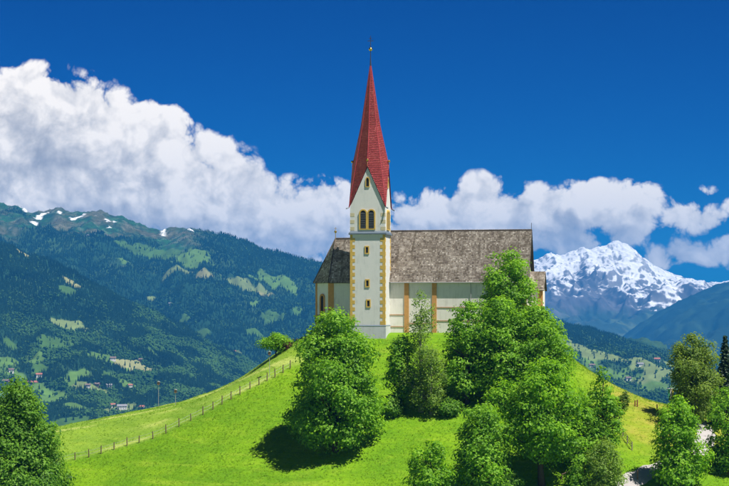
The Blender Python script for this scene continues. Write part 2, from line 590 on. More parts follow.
def hill_mat():
    m, t = material('alpine meadow')
    co = t.n.new('ShaderNodeTexCoord').outputs['Object']
    n1 = t.node('ShaderNodeTexNoise', {'Vector': co, 'Scale': 0.16, 'Detail': 5.0, 'Roughness': 0.6}).outputs['Fac']
    n2 = t.node('ShaderNodeTexNoise', {'Vector': co, 'Scale': 2.4, 'Detail': 6.0, 'Roughness': 0.7}).outputs['Fac']
    n3 = t.node('ShaderNodeTexNoise', {'Vector': co, 'Scale': 0.55, 'Detail': 4.0, 'Roughness': 0.6}).outputs['Fac']
    c = t.mix(t.smooth(n1, 0.32, 0.68), (0.098, 0.225, 0.005), (0.155, 0.295, 0.006))
    c = t.mix(t.m('MULTIPLY', t.smooth(n3, 0.5, 0.72), 0.45), c, (0.21, 0.33, 0.018))
    mo = t.node('ShaderNodeAttribute', attribute_name='mown').outputs['Fac']
    c = t.mix(t.m('MULTIPLY', mo, 0.9), c, (0.40, 0.46, 0.11))
    dr = t.node('ShaderNodeAttribute', attribute_name='dry').outputs['Fac']
    dc = t.mix(t.smooth(n3, 0.35, 0.65), (0.27, 0.26, 0.025), (0.38, 0.29, 0.06))
    c = t.mix(t.m('MULTIPLY', dr, 0.85), c, dc)
    ct = t.node('ShaderNodeVectorMath', {0: co, 1: (0.10, 0.10, 1.9)}, operation='MULTIPLY').outputs[0]
    n4 = t.node('ShaderNodeTexNoise', {'Vector': ct, 'Scale': 1.0, 'Detail': 4.0, 'Roughness': 0.6}).outputs['Fac']
    c = t.mix(t.m('MULTIPLY', t.smooth(n4, 0.50, 0.70), 0.55), c, (0.085, 0.20, 0.006))
    c = t.mix(t.m('MULTIPLY', t.smooth(n4, 0.46, 0.30), 0.40), c, (0.27, 0.37, 0.03))
    c = t.node('ShaderNodeVectorMath', {0: c, 3: t.m('MULTIPLY_ADD', n2, 0.9, 0.52)}, operation='SCALE').outputs[0]
    p = t.node('ShaderNodeBsdfPrincipled', {'Base Color': c, 'Roughness': 0.9, 'Specular IOR Level': 0.12})
    b = t.node('ShaderNodeBump', {'Height': n2, 'Strength': 0.6, 'Distance': 0.25})
    t.l.new(b.outputs[0], p.inputs['Normal'])
    t.l.new(p.outputs[0], t.out.inputs[0])
    return m


me = np_mesh('hill', np.stack([GX.ravel(), GY.ravel(), GZ.ravel()], 1), grid_faces(len(hx), len(hy)), hill_mat(), True,
             {'mown': mown.ravel(), 'dry': np.clip(dry, 0, 1).ravel()})
tag(link('hill', me), kind='structure')

# ------------------------------------------------------------------ valley floor
ZV = -205.0


def valley_mat():
    m, t = material('valley fields')
    co = t.n.new('ShaderNodeTexCoord').outputs['Object']
    v = t.node('ShaderNodeTexVoronoi', {'Vector': co, 'Scale': 0.007})
    n = t.node('ShaderNodeTexNoise', {'Vector': co, 'Scale': 0.02, 'Detail': 6.0}).outputs['Fac']
    g = t.node('ShaderNodeSeparateColor', {0: v.outputs['Color']}).outputs[0]
    c = t.ramp(g, [(0.0, (0.09, 0.17, 0.04)), (0.5, (0.14, 0.24, 0.06)), (0.8, (0.22, 0.26, 0.10)), (1.0, (0.30, 0.28, 0.16))])
    c = t.mix(t.smooth(n, 0.55, 0.65), c, (0.03, 0.06, 0.02))
    p = t.node('ShaderNodeBsdfPrincipled', {'Base Color': c, 'Roughness': 0.95, 'Specular IOR Level': 0.1})
    t.l.new(p.outputs[0], t.out.inputs[0])
    return m


vx, vy = np.linspace(-9500, 9500, 60), np.linspace(-1500, 15500, 60)
VX, VY = np.meshgrid(vx, vy)
me = np_mesh('valley_floor', np.stack([VX.ravel(), VY.ravel(), np.full(VX.size, ZV)], 1), grid_faces(60, 60), valley_mat())
tag(link('valley_floor', me), kind='structure')


# ------------------------------------------------------------------ mountains
class Mountain:
    def __init__(s, name, sil, Dr, Df, zf, expo, rough, sil_rough, seed, back=0.55, rscale=1.0):
        s.name, s.Dr, s.Df, s.zf, s.expo, s.rough, s.sr, s.seed, s.back, s.rs = name, Dr, Df, zf, expo, rough, sil_rough, seed, back, rscale
        s.sx = np.array([px_ray(a, b)[0] * Dr for a, b in sil])
        s.sz = np.array([px_ray(a, b)[1] * Dr for a, b in sil])
        s.clear = []
        s.oct = 4
        s.fine = 2.0

    def h(s, x, y):
        x = np.asarray(x, float)
        y = np.asarray(y, float)
        o = s.seed * 37.7
        wob = 120 * perlin(x / 900 + o, x * 0 + 3.3) * s.rs
        t = (y - s.Df - wob * 0) / (s.Dr - s.Df)
        zr = np.interp(x + (1 - np.clip(t, 0, 1)) * 0.12 * (s.Dr - s.Df) * perlin(x / 700 + o, y / 700), s.sx, s.sz)
        zr = zr + s.sr * fbm(x / 60 + o, y / 300 + o, 4, 0.6)
        tc = np.clip(t, 0, 1)
        z = s.zf + (zr - s.zf) * tc ** s.expo
        env = np.sin(np.pi * np.clip(tc, 0, 1) ** 0.8) ** 0.8
        k = s.rs
        wx = 90 * k * fbm(x / 600 / k + o + 5, y / 600 / k, 2)
        n = ridged((x + wx) / (330 * k) + o, y / (800 * k) + o, s.oct, 0.56) - 0.6
        n = n + 0.5 * fbm(x / (160 * k) + o, y / (200 * k), s.oct, 0.6)
        z = z + s.rough * env * n * sstep(zr - s.zf, 0, 150)
        z = z + s.fine * fbm(x / 34 + o, y / 34, 4, 0.6) * sstep(tc, 0.0, 0.2)
        z = np.where(t > 1, z - (y - s.Dr) * s.back, z)
        return np.maximum(z, s.zf - 1.2)

    def cast(s, px, py):
        u, v = px_ray(px, py)
        Y = np.linspace(s.Df - 50, s.Dr + 50, 2600)
        g = s.h(u * Y, Y) - v * Y
        k = int(np.argmax(g > 0))
        y = Y[k] if g[k] > 0 else s.Dr
        return np.array([u * y, y, float(s.h(u * y, y))])

    def meadow(s, px, py, rx, ry, col, slant=0.0):
        c = s.cast(px, py)
        a = s.cast(px, py - ry)
        b = s.cast(px, py + ry)
        dy = float(np.clip(abs(a[1] - b[1]) / 2, 12, 160))
        s.clear.append((c[0], c[1], rx * c[1] / F, dy, col, slant))

    def mask(s, x, y):
        """meadow weight and meadow colour"""
        wt = np.zeros_like(x, float)
        colr = np.zeros(x.shape + (3,))
        nz = 0.55 * fbm(x / 45 + 3, y / 60, 3)
        for cx, cy_, rx, ry, col, sl in s.clear:
            xx = (x - cx) / rx
            yy = (y - cy_ - sl * (x - cx)) / ry
            w = sstep(1.25 - np.sqrt(xx * xx + yy * yy) + nz, 0.0, 0.15)
            colr = np.where((w > wt)[..., None], np.array(col), colr)
            wt = np.maximum(wt, w)
        return wt, colr

    def mesh(s, px0, px1, nx, ny, colour, mat, yback=500):
        x0, x1 = px_ray(px0, 0)[0] * s.Dr, px_ray(px1, 0)[0] * s.Dr
        xs = np.linspace(x0, x1, nx)
        ys = np.concatenate([np.linspace(s.Df - 40, s.Dr, ny), s.Dr + np.linspace(0, 1, 7)[1:] ** 1.5 * yback])
        X, Y = np.meshgrid(xs, ys)
        Z = s.h(X, Y)
        gz = np.gradient(Z, axis=1) / np.gradient(X, axis=1)
        gy = np.gradient(Z, axis=0) / np.gradient(Y, axis=0)
        slope = np.hypot(gz, gy)
        col = colour(s, X, Y, Z, slope)
        me = np_mesh(s.name, np.stack([X.ravel(), Y.ravel(), Z.ravel()], 1), grid_faces(nx, len(ys)), mat, True, colors={'tint': col.reshape(-1, 3)})
        s.o = tag(link(s.name, me), kind='structure')


GREEN, TAN, LIME, PALE = (0.055, 0.12, 0.022), (0.235, 0.24, 0.10), (0.085, 0.165, 0.03), (0.15, 0.20, 0.065)

near_slope = Mountain('forested_slope', [(-300, 180), (-150, 206), (-60, 226), (0, 244), (18, 249), (31, 256), (55, 262), (86, 279), (110, 291), (130, 301), (170, 320),
                      (210, 341), (250, 362), (290, 382), (340, 405), (380, 425), (500, 440)], 4200, 3000, ZV, 0.95, 26, 5, 1)
far_ridge = Mountain('alpine_ridge', [(-300, 185), (-200, 190), (-80, 196), (0, 203), (15, 206), (30, 211), (45, 211), (57, 209), (75, 213), (88, 212), (100, 211), (115, 216),
                     (130, 221), (150, 228), (160, 231), (170, 228), (190, 227), (205, 230), (230, 238), (250, 244), (290, 256), (318, 263), (350, 272), (420, 290), (520, 312), (620, 340)],
                     6000, 4300, ZV, 1.0, 42, 6, 2)
right_slope = Mountain('wooded_hillside', [(380, 300), (430, 302), (540, 318), (565, 325), (590, 330), (620, 341), (650, 350), (680, 356), (729, 358), (850, 362), (950, 366)], 5000, 3000, ZV, 0.9, 22, 5, 3)
blue_ridge = Mountain('blue_ridge', [(480, 420), (560, 374), (600, 351), (620, 338), (640, 323), (665, 308), (690, 296), (715, 285), (740, 279), (800, 268), (950, 258)], 10000, 7200, ZV, 0.95, 45, 8, 4)
snow_peak = Mountain('snow_mountain', [(300, 312), (380, 300), (440, 285), (500, 268), (530, 262), (540, 258), (551, 252.5), (560, 256), (568, 252), (575, 250.5), (583, 246.5), (590, 249.5), (597, 246.5), (604, 246), (612, 242.5), (619, 240.8),
                     (626, 243.5), (637, 253), (645, 260), (652, 265.5), (665, 271), (677, 275.5), (692, 280), (708, 282), (729, 281), (760, 277), (850, 270), (950, 264)], 13500, 10300, ZV, 1.15, 95, 9, 5, 0.7, 2.1)

far_ridge.fine = 6.0
snow_peak.oct = 4
snow_peak.fine = 2.5
blue_ridge.oct = 5
for a in [(74, 284, 9, 2.5, TAN), (66, 291, 7, 3, GREEN), (23, 253, 6, 2, TAN), (71, 328, 19, 4.5, PALE), (59, 347, 15, 5, GREEN), (100, 359, 16, 5, LIME), (134, 363, 19, 6, TAN), (122, 360, 12, 4, LIME),
          (8, 369, 22, 5, LIME), (20, 378, 28, 4, LIME), (77, 378, 9, 5, LIME), (50, 400, 14, 5, LIME), (77, 408, 13, 3, LIME), (92, 386, 15, 3, PALE), (130, 386, 11, 4, LIME), (70, 424, 14, 5, GREEN),
          (30, 390, 20, 4, LIME), (112, 375, 9, 3, GREEN), (150, 352, 6, 3, GREEN), (10, 345, 6, 4, GREEN), (122, 408, 14, 3, PALE), (8, 400, 20, 6, LIME), (40, 372, 10, 4, GREEN)]:
    near_slope.meadow(*a)
for a in [(192, 256, 15, 7, LIME), (178, 268.5, 18, 1.6, PALE), (206, 272, 9, 1.8, TAN), (234, 282, 11, 3, PALE), (247, 287, 13, 3, PALE), (260, 293, 10, 2.5, TAN), (264, 280, 14, 3.5, LIME), (280, 286, 14, 4, LIME),
          (292, 291, 6, 2, LIME), (298, 307, 6, 2, GREEN), (275, 321, 9, 3, GREEN), (165, 258, 14, 4, GREEN), (140, 248, 18, 5, GREEN), (125, 262, 9, 2, LIME), (255, 302, 5, 2, LIME), (222, 350, 10, 3, PALE), (235, 356, 6, 2, PALE),
          (152, 300, 5, 2, PALE), (185, 323, 4, 2, GREEN), (200, 335, 7, 6, GREEN), (250, 330, 8, 3, GREEN)]:
    far_ridge.meadow(*a)
for a in [(575, 350, 14, 5, PALE), (600, 355, 18, 4, PALE), (635, 360, 26, 3, PALE), (590, 366, 14, 4, LIME), (655, 366, 18, 3, PALE), (615, 374, 16, 3, LIME), (640, 381, 22, 4, PALE), (655, 392, 16, 5, LIME), (580, 378, 10, 4, LIME),
          (700, 372, 20, 3, PALE), (690, 390, 22, 4, LIME), (570, 362, 8, 3, PALE), (625, 398, 10, 4, LIME), (740, 385, 25, 5, LIME), (545, 360, 16, 6, LIME), (640, 404, 12, 3, LIME)]:
    right_slope.meadow(*a)

SNOW_PATCH = [(26, 209.5, 4, 1.4), (42, 214.5, 5, 2.0), (34, 222.5, 4, 1.2), (79, 217, 6, 1.3), (72, 219, 3, 1), (113, 221.5, 6, 1.6), (109, 227, 3, 1.2), (88, 235, 7, 1.0), (162, 231.5, 4, 2.2), (60, 213, 3, 1), (97, 215, 3, 1), (190, 229, 4, 1),
              (36, 218, 3, 1.2), (22, 207, 3, 1)]


def col_near(s, X, Y, Z, slope):
    n = fbm(X / 140, Y / 200, 4)
    base = np.array((0.014, 0.046, 0.018)) + sstep(n, 0.0, 0.6)[..., None] * np.array((0.020, 0.032, 0.008))
    w, c = s.mask(X, Y)
    c = c * (1 + 0.18 * fbm(X / 25, Y / 30, 2))[..., None]
    return np.clip(base * (1 - w[..., None]) + c * w[..., None], 0, 1)


def alpine_weight(X, Y, Z):
    t = (Y - far_ridge.Df) / (far_ridge.Dr - far_ridge.Df)
    nz = 0.22 * fbm(X / 220, Y / 260, 4)
    return sstep(t + nz, 0.74, 0.88) * sstep(-X, 470, 660)


def col_far(s, X, Y, Z, slope):
    out = col_near(s, X, Y, Z, slope)
    a = alpine_weight(X, Y, Z)
    n = fbm(X / 90, Y / 90, 4)
    al = np.array((0.030, 0.060, 0.018)) + 0.03 * np.clip(fbm(X / 22, Y / 26, 4, 0.7), -0.8, 1)[..., None] + sstep(n, -0.1, 0.5)[..., None] * np.array((0.045, 0.02, 0.018)) + sstep(-n, 0.1, 0.5)[..., None] * np.array((-0.03, 0.01, -0.01))
    al = al + sstep(ridged(X / 70, Y / 60, 3), 1.0, 1.5)[..., None] * np.array((0.06, 0.055, 0.055))
    w, _ = s.mask(X, Y)
    k = (a * (1 - w))[..., None]
    out = out * (1 - k) + np.clip(al, 0.02, 1) * k
    nz = 1.15 * fbm(X / 22 + Y / 60, Y / 45, 4, 0.65)
    for px, py, rx, ry in SNOW_PATCH:
        rx, ry = rx * 0.72, ry * 0.72
        c = s.cast(px, py)
        d1, d2 = s.cast(px, py - ry), s.cast(px, py + ry)
        dy = max(14.0, min(90.0, abs(d1[1] - d2[1]) / 2))
        q = np.sqrt(((X - c[0]) / (rx * c[1] / F)) ** 2 + ((Y - c[1] - 0.4 * (X - c[0])) / dy) ** 2)
        k = sstep(0.9 - q + nz, 0, 0.2)[..., None] * (q < 2.2)[..., None]
        out = out * (1 - k) + np.array((0.80, 0.82, 0.84)) * k
    return out


def col_blue(s, X, Y, Z, slope):
    n = fbm(X / 260, Y / 260, 5)
    return np.array((0.014, 0.034, 0.022)) + sstep(n, 0.15, 0.6)[..., None] * np.array((0.015, 0.028, 0.010))


def col_snow(s, X, Y, Z, slope):
    n = fbm(X / 300, Y / 260, 5, 0.6)
    sl = [s.cast(a, b) for a, b in ((520, 278), (548, 284), (572, 286), (588, 279), (604, 282), (618, 292), (634, 302), (650, 309), (668, 303), (690, 293), (720, 288))]
    thr = np.interp(X, [c[0] for c in sl], [c[2] for c in sl])
    line = sstep(Z - thr + 90 * n + 60 * fbm(X / 70, Y / 80, 5, 0.7), -25, 45)
    steep = sstep(slope * 0.8 + 0.24 * fbm(X / 240, Y / 300, 5, 0.62), 0.50, 0.72)
    snow = line * (1 - 0.92 * steep * sstep(Z, 900, 100))
    rock = np.array((0.085, 0.085, 0.09)) + sstep(n, 0, .6)[..., None] * np.array((0.05, 0.045, 0.04))
    wood = np.array((0.03, 0.055, 0.03)) + sstep(fbm(X / 200, Y / 200, 4), 0.1, 0.5)[..., None] * np.array((0.04, 0.05, 0.02))
    gl = sstep(Z + 60 * n, -70, 60)[..., None]
    base = wood * (1 - gl) + rock * gl
    return base * (1 - snow[..., None]) + np.array((0.86, 0.87, 0.88)) * snow[..., None]


near_slope.mesh(-190, 420, 260, 200, col_near, M['hillside'])
far_ridge.mesh(-190, 620, 420, 260, col_far, M['hillside'])
right_slope.mesh(390, 900, 220, 170, col_near, M['hillside'])
blue_ridge.mesh(500, 930, 170, 120, col_blue, M['hillside'])
snow_peak.mesh(440, 860, 560, 340, col_snow, M['alps'], 700)


# ------------------------------------------------------------------ far woods (instanced single trees)
def far_tree_mat(name, a, b):
    m, t = material(name)
    r = t.n.new('ShaderNodeObjectInfo').outputs['Random']
    pos = t.n.new('ShaderNodeNewGeometry').outputs['Position']
    st = t.node('ShaderNodeTexNoise', {'Vector': pos, 'Scale': 0.0075, 'Detail': 4.0, 'Roughness': 0.6}).outputs['Fac']
    c = t.mix(t.m('ADD', t.m('MULTIPLY', r, 0.5), t.m('MULTIPLY_ADD', st, 2.6, -1.05), clamp=True), a, b)
    p = t.node('ShaderNodeBsdfPrincipled', {'Base Color': c, 'Roughness': 0.9, 'Specular IOR Level': 0.1})
    t.l.new(p.outputs[0], t.out.inputs[0])
    return m


def proto_conifer(seed, mat):
    r = random.Random(seed)
    b = MB()
    n = 7
    tiers = 5
    for k in range(tiers):
        z0 = 0.05 + 0.72 * k / (tiers - 1) - 0.03
        z1 = min(1.0, z0 + 0.34)
        R = 0.20 * (1 - 0.78 * k / (tiers - 1)) * r.uniform(0.9, 1.1)
        a0 = r.uniform(0, 6)
        ring = []
        for j in range(2 * n):
            rr = R * (1.0 if j % 2 == 0 else 0.55) * r.uniform(0.85, 1.1)
            ring.append((rr * math.cos(a0 + math.pi * j / n), rr * math.sin(a0 + math.pi * j / n), z0 + (0 if j % 2 == 0 else 0.05)))
        b.add(ring + [(0, 0, z1)], [(j, (j + 1) % (2 * n), 2 * n) for j in range(2 * n)])
    me = bpy.data.meshes.new('conifer')
    me.from_pydata(b.v, [], b.f)
    me.materials.append(mat)
    return bpy.data.objects.new('conifer', me)


def proto_round(seed, mat):
    r = random.Random(seed)
    b = MB()
    for k in range(6):
        a = r.uniform(0, 6.28)
        q = r.uniform(0.05, 0.22)
        c = (q * math.cos(a), q * math.sin(a), r.uniform(0.25, 0.8))
        bb = MB().ball(c, r.uniform(0.17, 0.27), 7, 5, 0.9)
        bb.v = [(x + r.uniform(-.03, .03), y + r.uniform(-.03, .03), z + r.uniform(-.03, .03)) for x, y, z in bb.v]
        b.add(bb.v, bb.f)
    me = bpy.data.meshes.new('broadleaf')
    me.from_pydata(b.v, [], b.f)
    me.materials.append(mat)
    return bpy.data.objects.new('broadleaf', me)


FT1 = far_tree_mat('far spruce', (0.007, 0.026, 0.012), (0.022, 0.066, 0.022))
FT2 = far_tree_mat('far broadleaf', (0.022, 0.070, 0.016), (0.062, 0.140, 0.026))
PROTOS = [proto_conifer(1, FT1), proto_conifer(2, FT1), proto_conifer(3, FT1), proto_round(4, FT2), proto_round(5, FT2)]


def scatter(name, pts, kinds, scl, protos, label=None, cat=None, squash=None):
    me = bpy.data.meshes.new(name)
    me.vertices.add(len(pts))
    me.vertices.foreach_set('co', np.ascontiguousarray(pts, np.float32).ravel())
    for nm, a, ty in (('pick', kinds, 'INT'), ('size', scl, 'FLOAT'), ('turn', RNG.uniform(0, 6.28, len(pts)), 'FLOAT')):
        at = me.attributes.new(nm, ty, 'POINT')
        at.data.foreach_set('value', np.ascontiguousarray(a, np.int32 if ty == 'INT' else np.float32))
    o = link(name, me)
    ng = bpy.data.node_groups.new(name, 'GeometryNodeTree')
    ng.interface.new_socket('Geometry', in_out='INPUT', socket_type='NodeSocketGeometry')
    ng.interface.new_socket('Geometry', in_out='OUTPUT', socket_type='NodeSocketGeometry')
    q = NT(ng)
    gi, go = q.n.new('NodeGroupInput'), q.n.new('NodeGroupOutput')

    def attr(nm, ty):
        return q.node('GeometryNodeInputNamedAttribute', {'Name': nm}, data_type=ty).outputs[0]
    size, turn, pick = attr('size', 'FLOAT'), attr('turn', 'FLOAT'), attr('pick', 'INT')
    rot = q.node('ShaderNodeCombineXYZ', {2: turn}).outputs[0]
    join = q.n.new('GeometryNodeJoinGeometry')
    for k, p in enumerate(protos):
        oi = q.node('GeometryNodeObjectInfo', {'Object': p})
        eq = q.node('FunctionNodeCompare', data_type='INT', operation='EQUAL')
        q.l.new(pick, eq.inputs[2])
        eq.inputs[3].default_value = k
        io = q.n.new('GeometryNodeInstanceOnPoints')
        q.l.new(gi.outputs[0], io.inputs['Points'])
        q.l.new(eq.outputs[0], io.inputs['Selection'])
        q.l.new(oi.outputs['Geometry'], io.inputs['Instance'])
        q.l.new(rot, io.inputs['Rotation'])
        q.l.new(size, io.inputs['Scale'])
        q.l.new(io.outputs[0], join.inputs[0])
    q.l.new(join.outputs[0], go.inputs[0])
    md = o.modifiers.new('scatter', 'NODES')
    md.node_group = ng
    return tag(o, label, cat, None, 'stuff')


def wood(mt, n, px0, px1, y0, y1, keep, hmin, hmax, round_w):
    y = RNG.uniform(y0, y1, n)
    u = RNG.uniform((px0 - 364.5) / F, (px1 - 364.5) / F, n)
    x = u * y
    w, _ = mt.mask(x, y)
    k = keep(x, y) * (1 - w)
    k = np.maximum(k, 0.05 * w)
    z = mt.h(x, y)
    ok = (RNG.uniform(0, 1, n) < k * (y / y1)) & (z > ZV + 1.5)
    x, y, z = x[ok], y[ok], z[ok]
    n = len(x)
    rw = round_w(x, y, z)
    rd = RNG.uniform(0, 1, n) < rw
    kind = np.where(rd, RNG.integers(3, 5, n), RNG.integers(0, 3, n))
    h = RNG.uniform(hmin, hmax, n) * (1 + 0.2 * fbm(x / 80, y / 80, 2)) * np.where(rd, 0.7, 1.0)
    if mt is far_ridge:
        h = h * (1 - 0.6 * alpine_weight(x, y, 0))       # dwarf pines above the forest
    return np.stack([x, y, z - 0.3], 1), kind, h


p, k, h = wood(near_slope, 126000, -185, 390, 2990, 4240, lambda x, y: np.clip(0.93 + 0.5 * fbm(x / 90, y / 110, 3), 0.25, 1),
               7.5, 12.5, lambda x, y, z: np.clip(sstep(z + 60 * fbm(x / 120, y / 150, 3), 90, -110) * 0.85 * sstep(fbm(x / 100 + 7, y / 140, 3), -0.25, 0.25), 0.02, 0.9))
scatter('forest', p, k, h, PROTOS, 'dark spruce and broadleaf forest covering the nearer left mountainside', 'forest')
p, k, h = wood(far_ridge, 160000, -185, 590, 4290, 6010, lambda x, y: np.clip(0.95 + 0.6 * fbm(x / 120, y / 160, 3), 0.2, 1) * (1 - 0.86 * alpine_weight(x, y, 0)),
               8.5, 13.5, lambda x, y, z: np.clip(0.6 * sstep(z, 200, -190) * sstep(fbm(x / 110, y / 150, 3), 0.0, 0.35), 0.03, 0.9))
scatter('forest', p, k, h, PROTOS, 'blue green forest on the far left mountain below the snow patches', 'forest')
p, k, h = wood(right_slope, 95000, 395, 870, 2990, 5010, lambda x, y: np.clip(0.5 + 0.65 * sstep((y - 3900) / 700, 0, 0.5) + 0.9 * fbm(x / 70, y / 120, 3), 0, 1),
               8, 13, lambda x, y, z: np.clip(0.75 * sstep(z, -60, -150), 0.02, 0.9))
scatter('forest', p, k, h, PROTOS, 'dark wooded hillside with pale meadows below the snowy mountain', 'forest')

# ------------------------------------------------------------------ the church
TH = math.radians(10)
church = empty('church', (0.43, 240.0, -3.55), -TH)
tag(church, 'white pilgrimage church with tall red spire and grey shingle roof on the hilltop', 'church')


class Shingles:
    def __init__(s, seed):
        s.v, s.f, s.t = [], [], []
        s.r = random.Random(seed)

    def face(s, poly, course=0.30, width=0.24, thick=0.035):
        p = [Vector(q) for q in poly]
        n = (p[1] - p[0]).cross(p[2] - p[0]).normalized()
        up = (Vector((0, 0, 1)) - n * n.z).normalized()
        rt = up.cross(n)
        o = p[0]
        q = [((a - o).dot(rt), (a - o).dot(up)) for a in p]

        def span(b):
            xs = []
            for i in range(len(q)):
                (a0, b0), (a1, b1) = q[i], q[(i + 1) % len(q)]
                if (b0 - b) * (b1 - b) <= 0 and abs(b1 - b0) > 1e-9:
                    xs.append(a0 + (a1 - a0) * (b - b0) / (b1 - b0))
            return (min(xs), max(xs)) if len(xs) > 1 else None
        b0, b1 = min(c[1] for c in q), max(c[1] for c in q)
        b = b0
        while b < b1 - 0.02:
            t_ = min(b + course * 1.12, b1 - 1e-4)
            lo, hi = span(max(b, b0 + 1e-4)), span(t_)
            if lo is None or hi is None:
                break
            a = min(lo[0], hi[0]) - s.r.uniform(0, width)
            e = max(lo[1], hi[1])
            row = s.r.gauss(0, 0.03)
            while a < e:
                w = width * s.r.uniform(0.65, 1.4)
                al, ar = [min(max(z, lo[0]), lo[1]) for z in (a, a + w - 0.012)]
                tl, tr = [min(max(z, hi[0]), hi[1]) for z in (a, a + w - 0.012)]
                if ar - al > 0.01 or tr - tl > 0.01:
                    j = s.r.uniform(-0.035, 0.02) if b > b0 + 0.01 else -0.04
                    h = thick * s.r.uniform(0.75, 1.5)
                    base = o + up * (b + j)
                    v = [base + rt * al + n * h, base + rt * ar + n * h, o + up * t_ + rt * tr + n * 0.006, o + up * t_ + rt * tl + n * 0.006,
                         base + rt * al - n * 0.01, base + rt * ar - n * 0.01]
                    k = len(s.v)
                    s.v += [tuple(z) for z in v]
                    s.f += [(k, k + 1, k + 2, k + 3), (k + 4, k + 5, k + 1, k)]
                    s.t += [min(1, max(0, s.r.gauss(0.5, 0.19) + row))] * 6
                a += w
            b += course
        return s

    def build(s, name, mat, parent):
        me = np_mesh(name, np.array(s.v), np.array(s.f), mat, False, {'tone': np.array(s.t)})
        return tag(link(name, me, parent), kind='stuff')


def slab(poly, t):
    """a roof plane with thickness, below the given polygon"""
    p = [Vector(q) for q in poly]
    n = (p[1] - p[0]).cross(p[2] - p[0]).normalized()
    return MB().prism(p, -n * t)


def arch(cx, z0, z1, w, pointed=False, n=8):
    """outline of an arched opening in (x, z), counter-clockwise"""
    h = w / 2
    pts = [(cx - h, z0), (cx + h, z0)]
    if pointed:
        zs = z1 - w * 0.95
        for k in range(n + 1):
            a = k / n
            pts.append((cx + h * math.cos(a * math.pi / 2) ** 0.8, zs + (z1 - zs) * math.sin(a * math.pi / 2)))
        for k in range(n - 1, -1, -1):
            a = k / n
            pts.append((cx - h * math.cos(a * math.pi / 2) ** 0.8, zs + (z1 - zs) * math.sin(a * math.pi / 2)))
    else:
        zs = z1 - h
        for k in range(2 * n + 1):
            a = math.pi * k / (2 * n)
            pts.append((cx + h * math.cos(a), zs + h * math.sin(a)))
    return pts


class Face:
    """a wall face: o origin, r rightward, n outward"""
    def __init__(s, o, r, n):
        s.o, s.r, s.n = Vector(o), Vector(r).normalized(), Vector(n).normalized()

    def p(s, x, z, d=0.0):
        return s.o + s.r * x + Vector((0, 0, z)) + s.n * d

    def box(s, b, x0, x1, z0, z1, d0, d1):
        return b.prism([s.p(x0, z0, d1), s.p(x1, z0, d1), s.p(x1, z1, d1), s.p(x0, z1, d1)], -s.n * (d1 - d0))

    def window(s, pts, inner, mat_frame, parent, depth=0.13, name='window', louvers=0, glass='dark'):
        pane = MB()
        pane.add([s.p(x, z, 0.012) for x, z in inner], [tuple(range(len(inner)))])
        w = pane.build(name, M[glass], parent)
        fr = MB()
        n = len(pts)
        vs_ = [s.p(x, z, depth) for x, z in pts] + [s.p(x, z, depth) for x, z in inner] + [s.p(x, z, 0.002) for x, z in pts] + [s.p(x, z, 0.004) for x, z in inner]
        fs_ = []
        for i in range(n):
            j = (i + 1) % n
            fs_ += [(i, j, n + j, n + i), (2 * n + i, 2 * n + j, j, i), (n + i, n + j, 3 * n + j, 3 * n + i)]
        fr.add(vs_, fs_)
        fr.build('frame', M[mat_frame], w)
        if louvers:
            x0 = min(a for a, _ in inner)
            x1 = max(a for a, _ in inner)
            z0 = min(a for _, a in inner)
            z1 = max(a for _, a in inner)
            lv = MB()
            for k in range(louvers):
                z = z0 + (z1 - z0 - 0.3) * (k + 0.3) / louvers
                lv.prism([s.p(x0 + .03, z, 0.11), s.p(x1 - .03, z, 0.11), s.p(x1 - .03, z + 0.17, 0.03), s.p(x0 + .03, z + 0.17, 0.03)], (0, 0, 0.025))
            lv.build('louvers', M['louver'], w)
        return w


TW = 2.5                                  # half width of the tower
ZC, ZG, ZA, ZT = 14.35, 18.1, 23.7, 39.0  # cornice, gable foot, gable apex, spire tip
tc = (0.0, TW)                            # tower centre
# tower walls with the four gables
b = MB()
b.box(-TW, TW, 0, 2 * TW, -2.0, ZG)
b.add([(-TW, 0, ZG), (TW, 0, ZG), (0, 0, ZA)], [(0, 1, 2)])
b.add([(TW, 0, ZG), (TW, 2 * TW, ZG), (TW, TW, ZA)], [(0, 1, 2)])
b.add([(TW, 2 * TW, ZG), (-TW, 2 * TW, ZG), (0, 2 * TW, ZA)], [(0, 1, 2)])
b.add([(-TW, 2 * TW, ZG), (-TW, 0, ZG), (-TW, TW, ZA)], [(0, 1, 2)])
tower = b.build('tower', M['tower'], church)
b = MB()
b.box(-TW - .14, TW + .14, -.14, 2 * TW + .14, -2.4, 1.3)
b.build('plinth', M['plinth'], tower)
b = MB()
e_ = .17
lo = [(-TW - e_, -e_, 1.305), (TW + e_, -e_, 1.305), (TW + e_, 2 * TW + e_, 1.305), (-TW - e_, 2 * TW + e_, 1.305)]
hi = [(-TW - .005, -.005, 1.43), (TW + .005, -.005, 1.43), (TW + .005, 2 * TW + .005, 1.43), (-TW - .005, 2 * TW + .005, 1.43)]
b.add(lo + hi, [(3, 2, 1, 0), (0, 1, 5, 4), (1, 2, 6, 5), (2, 3, 7, 6), (3, 0, 4, 7)])
b.build('plinth_flashing', M['lead'], tower)
b = MB()
b.box(-TW - .20, TW + .20, -.20, 2 * TW + .20, ZC - .14, ZC + .06)
for e, z0, z1 in ((.20, ZC + .06, ZC + .34),):
    lo = [(-TW - e, -e, z0), (TW + e, -e, z0), (TW + e, 2 * TW + e, z0), (-TW - e, 2 * TW + e, z0)]
    hi = [(-TW - .01, -.01, z1), (TW + .01, -.01, z1), (TW + .01, 2 * TW + .01, z1), (-TW - .01, 2 * TW + .01, z1)]
    b.add(lo + hi, [(0, 1, 5, 4), (1, 2, 6, 5), (2, 3, 7, 6), (3, 0, 4, 7)])
b.build('cornice', M['lead'], tower)

